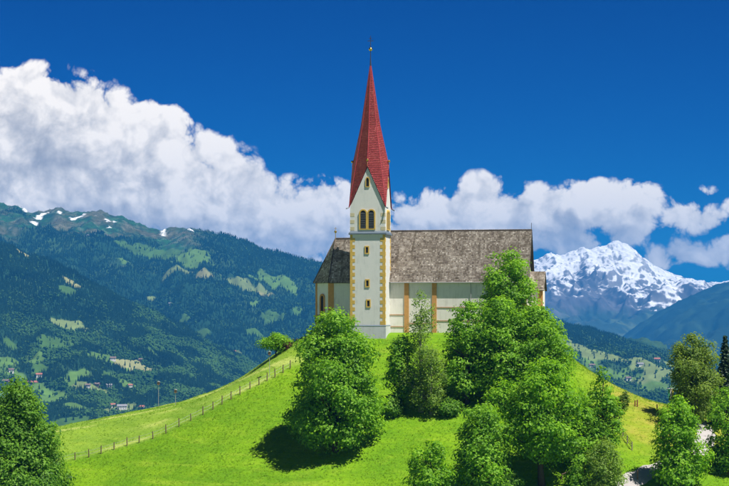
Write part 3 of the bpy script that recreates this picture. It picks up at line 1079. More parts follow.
M['pale'] = simple('pale ochre paint', (0.56, 0.50, 0.33), 0.9, 0.15, 3.0)
faces = {'front': Face((0, 0, 0), (1, 0, 0), (0, -1, 0)), 'right': Face((TW, TW, 0), (0, 1, 0), (1, 0, 0)),
         'left': Face((-TW, TW, 0), (0, -1, 0), (-1, 0, 0)), 'back': Face((0, 2 * TW, 0), (-1, 0, 0), (0, 1, 0))}
for nm, fc in faces.items():
    for sgn in (-1, 1):
        q = MB()
        z = 1.45
        k = 0
        fc.box(q, *sorted((sgn * (TW + .02), sgn * (TW - .34))), 1.44, ZC - .16, 0, .02)
        while z < ZC - .75:
            fc.box(q, *sorted((sgn * (TW - .341), sgn * (TW - .70))), z, z + .52, 0, .022)
            z += 0.98
        q.build('quoin_strip', M['ochre'], tower)
        z = ZC + .45
        while z < ZG - .5:
            q = MB()
            fc.box(q, *sorted((sgn * (TW + .015), sgn * (TW - .62))), z, z + .5, 0, .016)
            z += 0.98
            q.build('quoin', M['pale'], tower)
    # twin belfry windows, gable lancet, small shaft lights
    if nm != 'back':
        for cx in (-0.62, 0.55) if nm == 'front' else (-0.6, 0.6):
            fc.window(arch(cx, ZC + .55, ZC + 3.45, 1.16), arch(cx, ZC + .68, ZC + 3.26, 0.80), 'ochre', tower, 0.12, 'belfry_window', 9)
    fc.window(arch(0, 20.9, 22.35, .62, True), arch(0, 21.0, 22.2, .40, True), 'ochre', tower, 0.09, 'gable_window')
    if nm in ('front',):
        for cx, z0 in ((-0.08, 11.45), (-0.02, 6.75), (0.12, 3.9)):
            fc.window([(cx - .33, z0), (cx + .33, z0), (cx + .33, z0 + 1.15), (cx - .33, z0 + 1.15)],
                      [(cx - .17, z0 + .16), (cx + .17, z0 + .16), (cx + .17, z0 + .97), (cx - .17, z0 + .97)], 'ochre', tower, 0.08, 'slit_window')

# spire: eight planes from the tip to gable apexes and tower corners
E = 0.16
T = Vector((0, TW, ZT))
AP = [Vector((0, -E, ZA + .25)), Vector((TW + E, TW, ZA + .25)), Vector((0, 2 * TW + E, ZA + .25)), Vector((-TW - E, TW, ZA + .25))]
CO = [Vector((TW + E, -E, ZG - .1)), Vector((TW + E, 2 * TW + E, ZG - .1)), Vector((-TW - E, 2 * TW + E, ZG - .1)), Vector((-TW - E, -E, ZG - .1))]
b = MB()
sh = Shingles(3)
planes = []
ZM = 29.8                                              # the spire is drawn in a little above the gables


def waist(q_):
    p_ = T.lerp(q_, (ZT - ZM) / (ZT - q_.z))
    return Vector((p_.x * .85, TW + (p_.y - TW) * .85, p_.z))


AM, CM = [waist(q_) for q_ in AP], [waist(q_) for q_ in CO]
for i in range(4):
    k = (i + 1) % 4
    planes += [(AP[i], CO[i], CM[i]), (AP[i], CM[i], AM[i]), (AM[i], CM[i], T), (CO[i], AP[k], AM[k]), (CO[i], AM[k], CM[i]), (CM[i], AM[k], T)]
for pl in planes:
    b.add(slab(pl, 0.10).v, slab(pl, 0.10).f)
    sh.face(pl, 0.26, 0.20, 0.010)
spire = b.build('spire', M['redunder'], church)
sh.build('shingles', M['redshingle'], spire)
b = MB()
for i in range(4):                                     # ridge rolls along the eight arrises
    for q_, w_ in ((AP[i], AM[i]), (CO[i], CM[i])):
        b.tube([q_, w_, T], [0.05, 0.045, 0.03], 5)
b.build('ridge_rolls', M['redshingle'], spire)
b = MB()
b.tube([(0, TW, ZT - .6), (0, TW, ZT + .5), (0, TW, ZT + 3.7)], [0.13, 0.055, 0.035], 8)
b.box(-.42, .42, TW - .03, TW + .03, ZT + 2.9, ZT + 2.98)
b.box(-.22, .22, TW - .03, TW + .03, ZT + 3.25, ZT + 3.31)
b.build('cross', M['iron'], spire)
MB().ball((0, TW, ZT + 1.75), .27, 12, 8).build('ball', M['gold'], spire, True)
for i in range(4):
    b = MB()
    a = AP[i]
    b.tube([a - Vector((0, 0, .1)), a + Vector((0, 0, .62))], .03, 6)
    b.ball(a + Vector((0, 0, .78)), .19, 10, 6)
    b.build('finial', M['gold'], spire)
    c = CO[i] + (CO[i] - Vector((0, TW, CO[i].z))).normalized() * .2
    b = MB()
    b.tube([CO[i] + Vector((0, 0, .06)), c + Vector((0, 0, -.05)), c + (c - CO[i]) * 1.2 + Vector((0, 0, -.12))], [.09, .08, .10], 6)
    b.build('water_spout', M['lead'], spire)

# nave and choir walls
NX0, NX1, NY0, NY1, ZE, ZR = 0.3, 22.0, 4.0, 14.0, 7.6, 14.75
b = MB()
b.add([(NX0, NY0, -3), (NX1, NY0, -3), (NX1, NY1, -3), (NX0, NY1, -3), (NX0, NY0, ZE), (NX1, NY0, ZE), (NX1, NY1, ZE), (NX0, NY1, ZE), (NX0, 9, ZR), (NX1, 9, ZR)],
      [(0, 1, 5, 4), (1, 2, 6, 9, 5), (2, 3, 7, 6), (3, 0, 4, 8, 7)])
nave = b.build('nave', M['white'], church)
CP = [(0.3, 4.5), (-6.35, 4.5), (-8.9, 7.1), (-8.9, 10.9), (-6.35, 13.5), (0.3, 13.5)]
b = MB()
b.prism([(x, y, -3.5) for x, y in CP], (0, 0, ZE + 3.5))
choir = b.build('choir', M['white'], church)
# roofs
RE = 7.5
nf = [(NX0 - .1, 3.62, RE), (NX1 + .45, 3.62, RE), (NX1 + .45, 9, 15.1), (NX0 - .1, 9, 15.1)]
nb = [(NX1 + .45, 14.38, RE), (NX0 - .1, 14.38, RE), (NX0 - .1, 9, 15.1), (NX1 + .45, 9, 15.1)]
b = MB()
sh = Shingles(5)
for pl in (nf, nb):
    s_ = slab(pl, 0.16)
    b.add(s_.v, s_.f)
    sh.face(pl, 0.27, 0.21, 0.018)
nroof = b.build('nave_roof', M['under'], church)
sh.build('shingles', M['shingle'], nroof)
b = MB()
b.tube([(NX0 - .1, 9, 15.13), (NX1 + .47, 9, 15.13)], .09, 6)
b.build('ridge_cap', M['shingle'], nroof)
b = MB()
for pl in (nf, nb):
    p1, p2 = (Vector(pl[1]), Vector(pl[2])) if pl is nf else (Vector(pl[0]), Vector(pl[3]))
    b.prism([p1 + Vector((.01, 0, .02)), p2 + Vector((.01, 0, .02)), p2 + Vector((.01, 0, -.30)), p1 + Vector((.01, 0, -.30))], (.05, 0, 0))
b.build('barge_board', M['under'], nroof)
b = MB()
b.tube([(NX1 + .4, 9, 15.0), (NX1 + .4, 9, 16.1)], .035, 5)
b.build('lightning_rod', M['iron'], nroof)
ce = [(-6.5, 4.12, RE), (-9.25, 6.92, RE), (-9.25, 11.08, RE), (-6.5, 13.88, RE)]
ra, rb = (-6.35, 9, 14.05), (0.35, 9, 14.05)
cpl = [[(0.35, 4.12, RE), rb, ra, ce[0]][::-1], [ce[1], ce[0], ra], [ce[2], ce[1], ra], [ce[3], ce[2], ra], [(0.35, 13.88, RE), ce[3], ra, rb]]
b = MB()
sh = Shingles(6)
for pl in cpl:
    p = [Vector(q) for q in pl]
    n = (p[1] - p[0]).cross(p[2] - p[0])
    if n.z < 0:
        pl = pl[::-1]
    s_ = slab(pl, 0.16)
    b.add(s_.v, s_.f)
    # polygon start on its eave
    sh.face(pl, 0.27, 0.21, 0.018)
croof = b.build('choir_roof', M['under'], church)
sh.build('shingles', M['shingle'], croof)
b = MB()
for q_ in ce + [rb]:
    b.tube([Vector(q_) + Vector((0, 0, .05)), Vector(ra) + Vector((0, 0, .05))], .08, 6)
b.build('ridge_cap', M['shingle'], croof)
b = MB()
b.tube([ra, (-6.35, 9, 15.2)], .05, 6)
b.ball((-6.35, 9, 15.05), .2, 10, 6)
b.box(-6.35 - .025, -6.35 + .025, 8.975, 9.025, 15.2, 15.75)
b.box(-6.35 - .2, -6.35 + .2, 8.98, 9.02, 15.5, 15.56)
b.build('finial', M['gold'], croof)

# pilasters, string courses, downpipe
NF = Face((0, NY0, 0), (1, 0, 0), (0, -1, 0))
CF = Face((0, 4.5, 0), (1, 0, 0), (0, -1, 0))
AF = Face((-8.9, 7.1, 0), (2.55, -2.6, 0), (-2.6, -2.55, 0))
AL = math.hypot(2.55, 2.6)
LF = Face((-8.9, 9.0, 0), (0, -1, 0), (-1, 0, 0))
for cx in (4.97, 8.97, 16.97):
    q = MB()
    NF.box(q, cx - .33, cx + .33, -2, ZE - .12, 0, .10)
    q.build('pilaster', M['orange'], nave)
q = MB()
NF.box(q, NX1 - .62, NX1 + .06, -2, ZE - .12, 0, .07)
q.box(NX1, NX1 + .06, NY0, NY0 + .6, -2, ZE - .12)
q.build('pilaster', M['orange'], nave)
q = MB()
q.box(NX1, NX1 + .06, NY1 - .6, NY1 + .05, -2, ZE - .12)
q.build('pilaster', M['orange'], nave)
for x0, x1, z in ((2.5, 4.62, 2.85), (2.5, 4.62, 1.15), (9.32, 16.6, 3.9), (9.32, 16.6, 2.0), (17.3, 21.4, 3.9), (5.32, 8.62, 1.6)):
    q = MB()
    NF.box(q, x0, x1, z - .08, z + .08, 0, .05)
    q.build('string_course', M['band'], nave)
for fc, x0, x1, z in ((CF, -5.62, -2.5, 2.75), (AF, .4, AL - .4, 2.75), (LF, -1.5, 1.5, 2.75)):
    q = MB()
    fc.box(q, x0, x1, z - .11, z + .11, 0, .05)
    q.build('string_course', M['band'], choir)
for (fa, a0, a1, fb, b0, b1) in ((CF, -6.37, -5.72, AF, AL - .30, AL + .02), (AF, -.02, .36, LF, 1.55, 1.92)):
    q = MB()
    fa.box(q, a0, a1, -2.5, ZE - .12, 0, .08)
    fb.box(q, b0, b1, -2.5, ZE - .12, 0, .078)
    q.build('pilaster', M['orange'], choir)
q = MB()
CF.box(q, -8.9 + 2.56, -2.5, ZE - .12, ZE - .02, 0, .20)
AF.box(q, 0, AL, ZE - .12, ZE - .02, 0, .19)
q.build('eaves_moulding', M['under'], choir)
q = MB()
NF.box(q, 2.5, NX1 + .1, ZE - .12, ZE - .02, 0, .25)
q.build('eaves_moulding', M['under'], nave)
AF.window(arch(AL / 2, 2.3, 5.9, 1.25, False), arch(AL / 2, 2.5, 5.65, .80, False), 'orange', choir, 0.16, 'lancet_window')
LF.window(arch(0, 2.3, 5.9, 1.25, False), arch(0, 2.5, 5.65, .80, False), 'orange', choir, 0.16, 'lancet_window')
for cx in (19.2,):
    NF.window(arch(cx, 4.3, 6.9, 1.3), arch(cx, 4.5, 6.65, .9), 'orange', nave, 0.12, 'nave_window')
q = MB()
q.tube([(14.2, 3.55, RE), (14.2, 3.88, ZE - .9), (14.2, 3.9, -1.5)], .05, 6)
q.build('downpipe', M['grey'], nave)
q = MB()
q.tube([(2.7, 3.56, RE - .05), (22.3, 3.56, RE - .05)], .07, 6)
q.build('gutter', M['grey'], nroof)
# west porch
b = MB()
b.add([(22.0, 6.4, -3), (24.15, 6.4, -3), (24.15, 11.6, -3), (22.0, 11.6, -3), (22.0, 6.4, 6.5), (24.15, 6.4, 6.5), (24.15, 11.6, 6.5), (22.0, 11.6, 6.5), (22.0, 9, 8.9), (24.15, 9, 8.9)],
      [(0, 1, 5, 4), (1, 2, 6, 9, 5), (2, 3, 7, 6)])
porch = b.build('porch', M['white'], church)
q = MB()
q.box(23.55, 24.2, 6.34, 6.4, -2, 6.4)
q.box(24.15, 24.2, 6.4, 7.0, -2, 6.4)
q.build('pilaster', M['orange'], porch)
pf = [(22.02, 6.15, 6.35), (24.45, 6.15, 6.35), (24.45, 9, 9.1), (22.02, 9, 9.1)]
pb = [(24.45, 11.85, 6.35), (22.02, 11.85, 6.35), (22.02, 9, 9.1), (24.45, 9, 9.1)]
b = MB()
sh = Shingles(9)
for pl in (pf, pb):
    s_ = slab(pl, 0.12)
    b.add(s_.v, s_.f)
    sh.face(pl, 0.32, 0.28, 0.04)
proof = b.build('porch_roof', M['under'], porch)
sh.build('shingles', M['shingle'], proof)

# ------------------------------------------------------------------ far houses
def house(name, label, mt, px, py, w, d, h, rz, wall, roof, group):
    c = mt.cast(px, py)
    e = empty(name, (c[0], c[1], c[2] - 0.5), rz)
    tag(e, label, 'house', group)
    hw, hd = w / 2, d / 2
    MB().add([(-hw, -hd, -3), (hw, -hd, -3), (hw, hd, -3), (-hw, hd, -3), (-hw, -hd, h), (hw, -hd, h), (hw, hd, h), (-hw, hd, h), (-hw, 0, h + hd * .55), (hw, 0, h + hd * .55)],
             [(0, 1, 5, 4), (1, 2, 6, 9, 5), (2, 3, 7, 6), (3, 0, 4, 8, 7)]).build('wall', wall, e)
    b_ = MB()
    o = 0.9
    z0 = h - o * .55 + .15
    zr = h + hd * .55 + .15
    for sg in (-1, 1):
        pl = [(-hw - o, sg * (hd + o), z0), (hw + o, sg * (hd + o), z0), (hw + o, 0, zr), (-hw - o, 0, zr)]
        s2 = slab(pl if sg < 0 else pl[::-1], .25)
        b_.add(s2.v, s2.f)
    b_.build('roof', roof, e)
    wn = max(2, int(w / 4))
    for k in range(wn):
        x = -hw + w * (k + .5) / wn
        for z in ((1.0,) if h < 5 else (0.9, 3.6)):
            q_ = MB()
            q_.box(x - .6, x + .6, -hd - .05, -hd - .02, z, z + 1.4)
            q_.build('window', M['dark'], e)
    return e


HW = simple('house render', (0.72, 0.70, 0.66), 0.9, 0.06)
HT = simple('house timber', (0.20, 0.13, 0.09), 0.9, 0.2)
RR = simple('red tiles', (0.34, 0.13, 0.09), 0.9, 0.2)
RB = simple('brown tiles', (0.17, 0.12, 0.10), 0.9, 0.2)
RG = simple('grey tiles', (0.22, 0.22, 0.23), 0.9, 0.2)
GL, GR = 'houses on the left mountainside', 'houses on the right hillside'
for a in [
    ('farmhouse', 'large white farmhouse with pale roof on the lower left slope above the hill edge', near_slope, 122, 409, 17, 11, 6, .2, HW, RG, GL),
    ('house', 'small house with red roof just left of the large white farmhouse', near_slope, 113, 407, 9, 8, 5, .5, HW, RR, GL),
    ('house', 'small pale house among the trees right of the large white farmhouse', near_slope, 142, 409, 9, 8, 5, -.3, HW, RR, GL),
    ('long_barn', 'long low barn with reddish roof right above the left foreground tree', near_slope, 30, 384, 30, 10, 4, .05, HT, RR, GL),
    ('house', 'white house with red roof above the long barn on the far left', near_slope, 39, 377, 11, 9, 5.5, .3, HW, RR, GL),
    ('house', 'timber house with brown roof left of the long barn', near_slope, 6, 383, 11, 9, 5, -.2, HT, RB, GL),
    ('house', 'white house on the green clearing at the far left edge above the barn', near_slope, 11, 372, 9, 8, 5, .4, HW, RB, GL),
    ('house', 'pale house in the row on the meadow below the tan field', near_slope, 88, 387, 9, 8, 4.5, .1, HW, RB, GL),
    ('house', 'brown roofed house in the middle of the meadow row below the tan field', near_slope, 97, 386, 10, 8, 4.5, -.2, HT, RB, GL),
    ('house', 'grey roofed house at the right end of the meadow row', near_slope, 109, 387, 10, 8, 4.5, .3, HW, RG, GL),
    ('house', 'white house beside the right clearing just over the hill edge', near_slope, 130, 387, 8, 7, 4.5, .6, HW, RR, GL),
    ('farmhouse', 'farmhouse at the left tip of the tan field on the left slope', near_slope, 113, 360, 11, 9, 5, .2, HW, RB, GL),
    ('hut', 'small hut on the tan field of the left slope', near_slope, 140, 361, 9, 7, 4, .1, HT, RB, GL),
    ('farmhouse', 'lone white farmhouse in the dark forest of the far left mountain', far_ridge, 171, 305, 13, 9, 5, .1, HW, RG, GL),
    ('house', 'pale house in the narrow clearing low on the far left mountain', far_ridge, 233, 353, 14, 10, 5, .1, HW, RR, GL),
    ('house', 'white house between trees at the middle of the right hillside meadows', right_slope, 640, 366, 13, 10, 5, .2, HW, RG, GR),
    ('house', 'white house on the upper right meadow of the right hillside', right_slope, 657, 361, 13, 10, 5, -.1, HW, RR, GR),
    ('house', 'small house low on the right hillside left of the tall olive tree', right_slope, 628, 380, 11, 9, 5, .3, HW, RB, GR),
    ('house', 'pale house at the left of the right hillside meadows', right_slope, 592, 367, 12, 9, 5, .1, HW, RB, GR),
]:
    house(*a)

# ------------------------------------------------------------------ path
PATH_PX = [(585, 506), (600, 498), (612, 491), (625, 484), (640, 476.5), (655, 470), (668, 465.5), (682, 460), (694, 453), (702, 445), (706, 437), (705, 429), (699, 423), (690, 419), (676, 416)]
pp = [on_hill(*p) for p in PATH_PX]
dense = []
for i in range(len(pp) - 1):                       # Catmull-Rom through the points
    p0, p1, p2, p3 = pp[max(i - 1, 0)], pp[i], pp[i + 1], pp[min(i + 2, len(pp) - 1)]
    for k in range(8):
        t = k / 8
        dense.append(0.5 * ((2 * p1) + (p2 - p0) * t + (2 * p0 - 5 * p1 + 4 * p2 - p3) * t * t + (3 * p1 - p0 - 3 * p2 + p3) * t ** 3))
pv, W = [], 7
for i, p in enumerate(dense):
    d = dense[min(i + 1, len(dense) - 1)] - dense[max(i - 1, 0)]
    nrm = Vector((-d.y, d.x, 0)).normalized()
    for k in range(W):
        o = (k / (W - 1) - .5) * (2.7 + .25 * math.sin(i * .7))
        q = p + nrm * o
        pv.append((q.x, q.y, float(hill_z(q.x, q.y)) + (.07 if 0 < k < W - 1 else -.03)))
me = np_mesh('path', np.array(pv), grid_faces(W, len(dense)), simple('gravel', (0.36, 0.34, 0.33), 0.95, 0.25, 1.6, 0.1, 0, 0.4), True)
tag(link('path', me), kind='structure')
PATH_XY = np.array([(p.x, p.y) for p in dense])


# ------------------------------------------------------------------ trees
def leaves(cent, prad, cnt, size, rng, drop=0.0, flat=0.45, up=0.5, tone0=0.48, tone_s=0.2):
    """diamond leaves spread over small clumps round the twig ends"""
    k = len(cent)
    idx = np.repeat(np.arange(k), cnt)
    n = len(idx)
    d = rng.normal(size=(n, 3))
    d /= np.linalg.norm(d, axis=1)[:, None]
    d[:, 2] = np.where((d[:, 2] < 0) & (rng.uniform(size=n) < 0.55), -d[:, 2], d[:, 2])
    sel = rng.uniform(size=n)
    r = np.where(sel < 0.58, rng.uniform(0.78, 1.06, n), np.where(sel < 0.84, rng.uniform(1.0, 1.5, n), rng.uniform(0.2, 0.8, n)))
    off = d * r[:, None] * prad[idx][:, None]
    off[:, 2] *= (1 - flat * 0.4)
    if drop:
        off[:, 2] -= drop * rng.uniform(0, 1, n) ** 1.5
    p = cent[idx] + off
    co = p[:, :2] / (np.abs(p[:, :2]).max() + 1e-6)
    nr = d * 0.95 + rng.normal(size=(n, 3)) * np.where(sel < 0.58, 0.26, 0.45)[:, None]
    nr[:, :2] += 0.35 * co
    nr[:, 2] += up
    nr /= np.linalg.norm(nr, axis=1)[:, None]
    a = np.cross(nr, rng.normal(size=(n, 3)))
    a /= np.linalg.norm(a, axis=1)[:, None] + 1e-9
    b = np.cross(nr, a)
    s = size * rng.uniform(0.6, 1.35, n)[:, None]
    fold = nr * (s * 0.18)
    v = np.stack([p - a * s * .62, p - b * s * .40 + fold, p + a * s * .62, p + b * s * .40 + fold], 1).reshape(-1, 3)
    f = np.arange(n * 4).reshape(-1, 4)
    ct = rng.normal(0, tone_s * 0.8, k)
    t = np.clip(tone0 + ct[idx] + rng.normal(0, tone_s, n), 0, 1)
    return v, f, np.repeat(t, 4)


SHAPES = {
    'round': [(0, .5), (.12, .82), (.3, 1.0), (.5, 1.0), (.7, .90), (.85, .70), (.95, .45), (1, .15)],
    'ovate': [(0, .78), (.13, .98), (.3, 1.0), (.5, .92), (.7, .79), (.85, .64), (.95, .45), (1, .18)],
    'cone': [(0, .88), (.12, 1.0), (.3, .93), (.45, .76), (.6, .62), (.75, .50), (.9, .33), (1, .08)],
    'slim': [(0, .5), (.15, .9), (.35, 1.0), (.55, .85), (.75, .58), (.9, .34), (1, .08)],
    'birch': [(0, .45), (.15, .85), (.3, 1.0), (.5, .82), (.65, .62), (.8, .52), (.92, .36), (1, .12)],
    'spread': [(0, .30), (.15, .62), (.35, .95), (.55, 1.0), (.75, .85), (.9, .55), (1, .15)],
    'bush': [(0, .9), (.3, 1.0), (.6, .85), (.85, .5), (1, .1)],
}


def tree(name, label, px, base_py, top_py, hw, mat, shape='ovate', crown0=0.10, leaf=0.34, dens=1.0, puff=0.2, seed=1, bark='bark', group=None, open_=0.0, drop=0.0,
         lobes=0.22, lean=0.0, cat='tree', base=None):
    rng = np.random.default_rng(seed)
    rr = random.Random(seed)
    g = base or on_hill(px, base_py)
    sc = F / g.y
    H = (base_py - top_py) / sc
    R = hw / sc * 0.93
    root = empty(name, g)
    tag(root, label, cat, group)
    zc0 = H * crown0
    prof = SHAPES[shape]
    pt, pr_ = [a for a, _ in prof], [a for _, a in prof]
    # clumps: shell and inside of a lobed crown
    vol = R * R * (H - zc0)
    npuff = int(np.clip(95 + vol * 0.54, 34, 360) * dens ** 0.5)
    tt = rng.uniform(0, 1, npuff * 3)
    keep = rng.uniform(0, 1, npuff * 3) < np.interp(tt, pt, pr_) ** 1.2 + 0.08
    tt = tt[keep][:npuff]
    n = len(tt)
    ph = rng.uniform(0, 2 * np.pi, n)
    l1, l2, l3 = rng.uniform(0, 6.28, 3)
    lob = 1 + lobes * (0.55 * np.sin(3 * ph + l1 + 5 * tt) + 0.45 * np.sin(5 * ph + l2 - 7 * tt) + 0.5 * np.sin(2 * ph + l3 + 11 * tt))
    rad = np.sqrt(rng.uniform(0.20, 1.0, n))
    pw = 1.22 * puff * R * rng.uniform(0.5, 1.4, n) * (1.0 - 0.22 * tt)
    rr_ = np.maximum(np.interp(tt, pt, pr_) * R * lob - pw * 0.55, 0.02) * rad
    cx = rr_ * np.cos(ph) + lean * H * tt
    cyy = rr_ * np.sin(ph)
    cz = zc0 + (H - zc0 - pw * 0.4) * tt + rng.normal(0, 0.12, n) * R * 0.25
    cent = np.stack([cx, cyy, cz], 1)
    if open_:
        kp = rng.uniform(size=n) > open_
        cent, pw = cent[kp], pw[kp]
    cnt = np.maximum(26, (dens * 47 * (pw / 0.9) ** 2 * (0.34 / leaf) ** 2)).astype(int)
    v, f, t = leaves(cent, pw, cnt, leaf, rng, drop)
    me = np_mesh('crown', v, f, M[mat], False, {'tone': t})
    link('crown', me, root)
    # trunk and limbs
    b = MB()
    tr = max(0.05, 0.020 * H + 0.016 * R)
    pts = []
    for k in range(8):
        z = H * 0.86 * k / 7
        pts.append((lean * z * .9 + rr.uniform(-1, 1) * .012 * H * (k > 0), rr.uniform(-1, 1) * .012 * H * (k > 0), z - (.4 if k == 0 else 0)))
    b.tube(pts, [tr * (1.25 if k == 0 else 1) * (1 - .86 * k / 7) + .012 for k in range(8)], 8)
    trunk = b.build('trunk', M[bark], root, True)
    lb = MB()
    order = np.argsort(-np.hypot(cent[:, 0], cent[:, 1]))
    for i in order[:min(len(order), 46)]:
        c = Vector(cent[i])
        z0 = max(zc0 * .8 + .3, c.z - math.hypot(c.x, c.y) * rr.uniform(.55, .95))
        z0 = min(z0, H * .8)
        s0 = Vector((lean * z0 * .9, 0, z0))
        mid = s0.lerp(c, .5) + Vector((0, 0, .05 * R))
        r0 = tr * (.42 if bark == 'bark' else .2) * (1 - .7 * z0 / H)
        lb.tube([s0, mid, c], [r0, r0 * .6, r0 * .2 + .008], 5, False)
    lb.build('limbs', M[bark], trunk, True)
    return root


def spruce_tree(label, px, base_py, top_py, hw, seed):
    rng = np.random.default_rng(seed)
    g = on_hill(px, base_py)
    sc = F / g.y
    H, R = (base_py - top_py) / sc, hw / sc
    root = empty('spruce_tree', g)
    tag(root, label, 'tree')
    MB().tube([(0, 0, -.4), (0, 0, H * .5), (0, 0, H * .98)], [.22, .13, .02], 8).build('trunk', M['bark'], root, True)
    cs, pw = [], []
    for k in range(26):
        t = k / 25
        z = H * (.08 + .9 * t)
        L = R * (1 - t) ** .85 + .12
        nb_ = max(4, int(9 * (1 - t) + 4))
        for j in range(nb_):
            a = j * 6.283 / nb_ + rng.uniform(0, .7) + k
            for q in np.arange(.25, 1.01, .22):
                cs.append((L * q * math.cos(a), L * q * math.sin(a), z - .38 * L * q * q + .10 * L * q))
                pw.append(.30 * (1 - .5 * t))
    v, f, t = leaves(np.array(cs), np.array(pw), np.full(len(cs), 10), .26, rng, .22)
    link('crown', np_mesh('crown', v, f, M['spruce'], False, {'tone': t}), root)
    return root


tree('maple_tree', 'large rounded maple tree standing alone on the slope below the church tower', 336, 451, 310, 49, 'maple', 'ovate', .07, .30, 1.15, .19, 21, lobes=.24, open_=.08)
tree('maple_tree', 'broad tree with darker pointed top at the left edge of the picture', 18, 508, 381, 54, 'deep', 'cone', .06, .30, 1.15, .19, 22, lobes=.22)
tree('birch_tree', 'tall airy birch in front of the nave right of the tower', 421, 411, 289, 26, 'birchleaf', 'birch', .06, .21, 1.15, .17, 23, 'birchbark', open_=.3, drop=1.2, lobes=.5)
tree('broadleaf_tree', 'small dark leafy tree on the left of the airy birch', 401, 407, 333, 17, 'maple', 'ovate', .06, .28, 1.1, .30, 24)
tree('birch_tree', 'low pale drooping birch at the right foot of the tall airy birch', 431, 415, 345, 19, 'birchleaf', 'round', .08, .20, 1.0, .22, 25, 'birchbark', drop=1.0, open_=.15)
tree('maple_tree', 'slender dense maple just right of the birches with bare trunk below', 467, 403, 302, 28, 'maple', 'ovate', .12, .29, 1.15, .22, 26)
tree('maple_tree', 'dense maple in the middle of the clump below the nave', 499, 402, 300, 36, 'maple', 'ovate', .12, .29, 1.15, .21, 27)
tree('maple_tree', 'dense maple at the right end of the clump below the church gable', 537, 400, 308, 37, 'maple', 'round', .10, .29, 1.15, .21, 28)
tree('maple_tree', 'bright tree rising highest against the shingle roof near the right gable', 508, 356, 250, 31, 'maple', 'round', .14, .28, 1.1, .22, 29)
tree('maple_tree', 'big bright leafy tree in the right foreground with visible trunk', 542, 485, 360, 48, 'bright', 'round', .22, .30, 1.0, .19, 30, lobes=.25)
tree('maple_tree', 'mid sized tree in the bottom foreground left of the big bright tree', 483, 496, 403, 34, 'maple', 'ovate', .06, .28, 1.1, .25, 31, lobes=.25)
tree('maple_tree', 'small bushy tree cut by the bottom edge left of centre foreground trees', 430, 506, 440, 27, 'bright', 'round', .06, .28, 1.0, .23, 32)
tree('broadleaf_tree', 'darker tree squeezed between the big bright tree and the slim alder', 577, 472, 384, 24, 'maple', 'ovate', .12, .28, 1.0, .23, 33)
tree('alder_tree', 'slim loose alder with pointed top beside the wooden stair railing', 603, 470, 366, 22, 'maple', 'slim', .12, .25, 1.1, .26, 34, open_=.08, lobes=.3)
tree('sapling', 'thin leaning sapling above the wooden stair railing', 617, 431, 392, 9, 'olive', 'spread', .35, .20, .7, .3, 35, open_=.2, lean=.22)
tree('birch_tree', 'feathery yellow green young birch beside the gravel path', 605, 496, 438, 19, 'birchleaf', 'round', .05, .20, 1.1, .28, 36, 'birchbark', drop=.6)
tree('maple_tree', 'rounded bright tree standing in front of the bend of the path', 678, 488, 399, 29, 'bright', 'ovate', .05, .28, 1.2, .26, 37, lobes=.25)
tree('maple_tree', 'dense dark green tree at the right edge beside the path', 727, 474, 386, 24, 'maple', 'round', .05, .28, 1.15, .21, 38)
tree('larch_tree', 'tall olive coloured airy tree against the valley at the right', 693, 428, 333, 29, 'olive', 'spread', .14, .23, 1.4, .21, 39, open_=.08, drop=.7, lobes=.35)
spruce_tree('dark spruce at the right picture edge beside the olive coloured tree', 725, 428, 335, 14, 40)
tree('broadleaf_tree', 'medium green tree behind the path below the olive coloured tree', 702, 424, 377, 16, 'maple', 'round', .06, .26, 1.0, .25, 41)
tree('broadleaf_tree', 'small bright tree in front of the spruce at the right edge', 716, 426, 384, 12, 'bright', 'round', .06, .26, 1.0, .27, 42)
tree('shrub', 'spreading bright shrub on the crest left of the church', 276, 356, 334, 17, 'bright', 'spread', .25, .22, 1.0, .24, 43, open_=.2, lobes=.5, cat='shrub')
tree('shrub', 'small russet shrub on the crest beside the spreading bright shrub', 286, 349.5, 339, 6, 'russet', 'bush', .05, .16, .9, .35, 44, cat='shrub')
tree('shrub', 'low dark shrub at the foot of the birches, left side', 391, 414, 397, 14, 'deep', 'bush', .0, .22, 1.2, .3, 45, cat='shrub')
tree('shrub', 'low dark shrub in the shade between birches and maple clump', 448, 414, 399, 15, 'deep', 'bush', .0, .22, 1.2, .3, 46, cat='shrub')
tree('shrub', 'dark undergrowth shrub below the middle of the maple clump', 513, 408, 388, 17, 'deep', 'bush', .0, .22, 1.2, .3, 47, cat='shrub')
tree('shrub', 'dark shrub at the lower left of the big bright tree trunk', 512, 497, 472, 15, 'deep', 'bush', .0, .22, 1.2, .3, 48, cat='shrub')
tree('shrub', 'dark shrub at the foot of the right edge tree', 716, 473, 446, 11, 'deep', 'bush', .0, .22, 1.2, .3, 49, cat='shrub')
tree('shrub', 'leafy shrub at the right of the big bright tree near the fence', 576, 490, 464, 13, 'maple', 'bush', .0, .22, 1.1, .3, 50, cat='shrub')

# ------------------------------------------------------------------ grass blades
def tuft(seed):
    r = random.Random(seed)
    vs_, fs_, tn = [], [], []
    for k in range(9):
        a, l = r.uniform(0, 6.28), r.uniform(.55, 1.0)
        x, y = r.uniform(-.5, .5), r.uniform(-.5, .5)
        w = .07
        o = len(vs_)
        dx, dy = math.cos(a), math.sin(a)
        vs_ += [(x - dy * w, y + dx * w, -.1), (x + dy * w, y - dx * w, -.1), (x + dx * .35 * l, y + dy * .35 * l, l)]
        fs_.append((o, o + 1, o + 2))
        tn += [r.uniform(.2, .9)] * 3
    me_ = np_mesh('grass_tuft', np.array(vs_), np.array(fs_), M['blade'], False, {'tone': np.array(tn)})
    return bpy.data.objects.new('grass_tuft', me_)


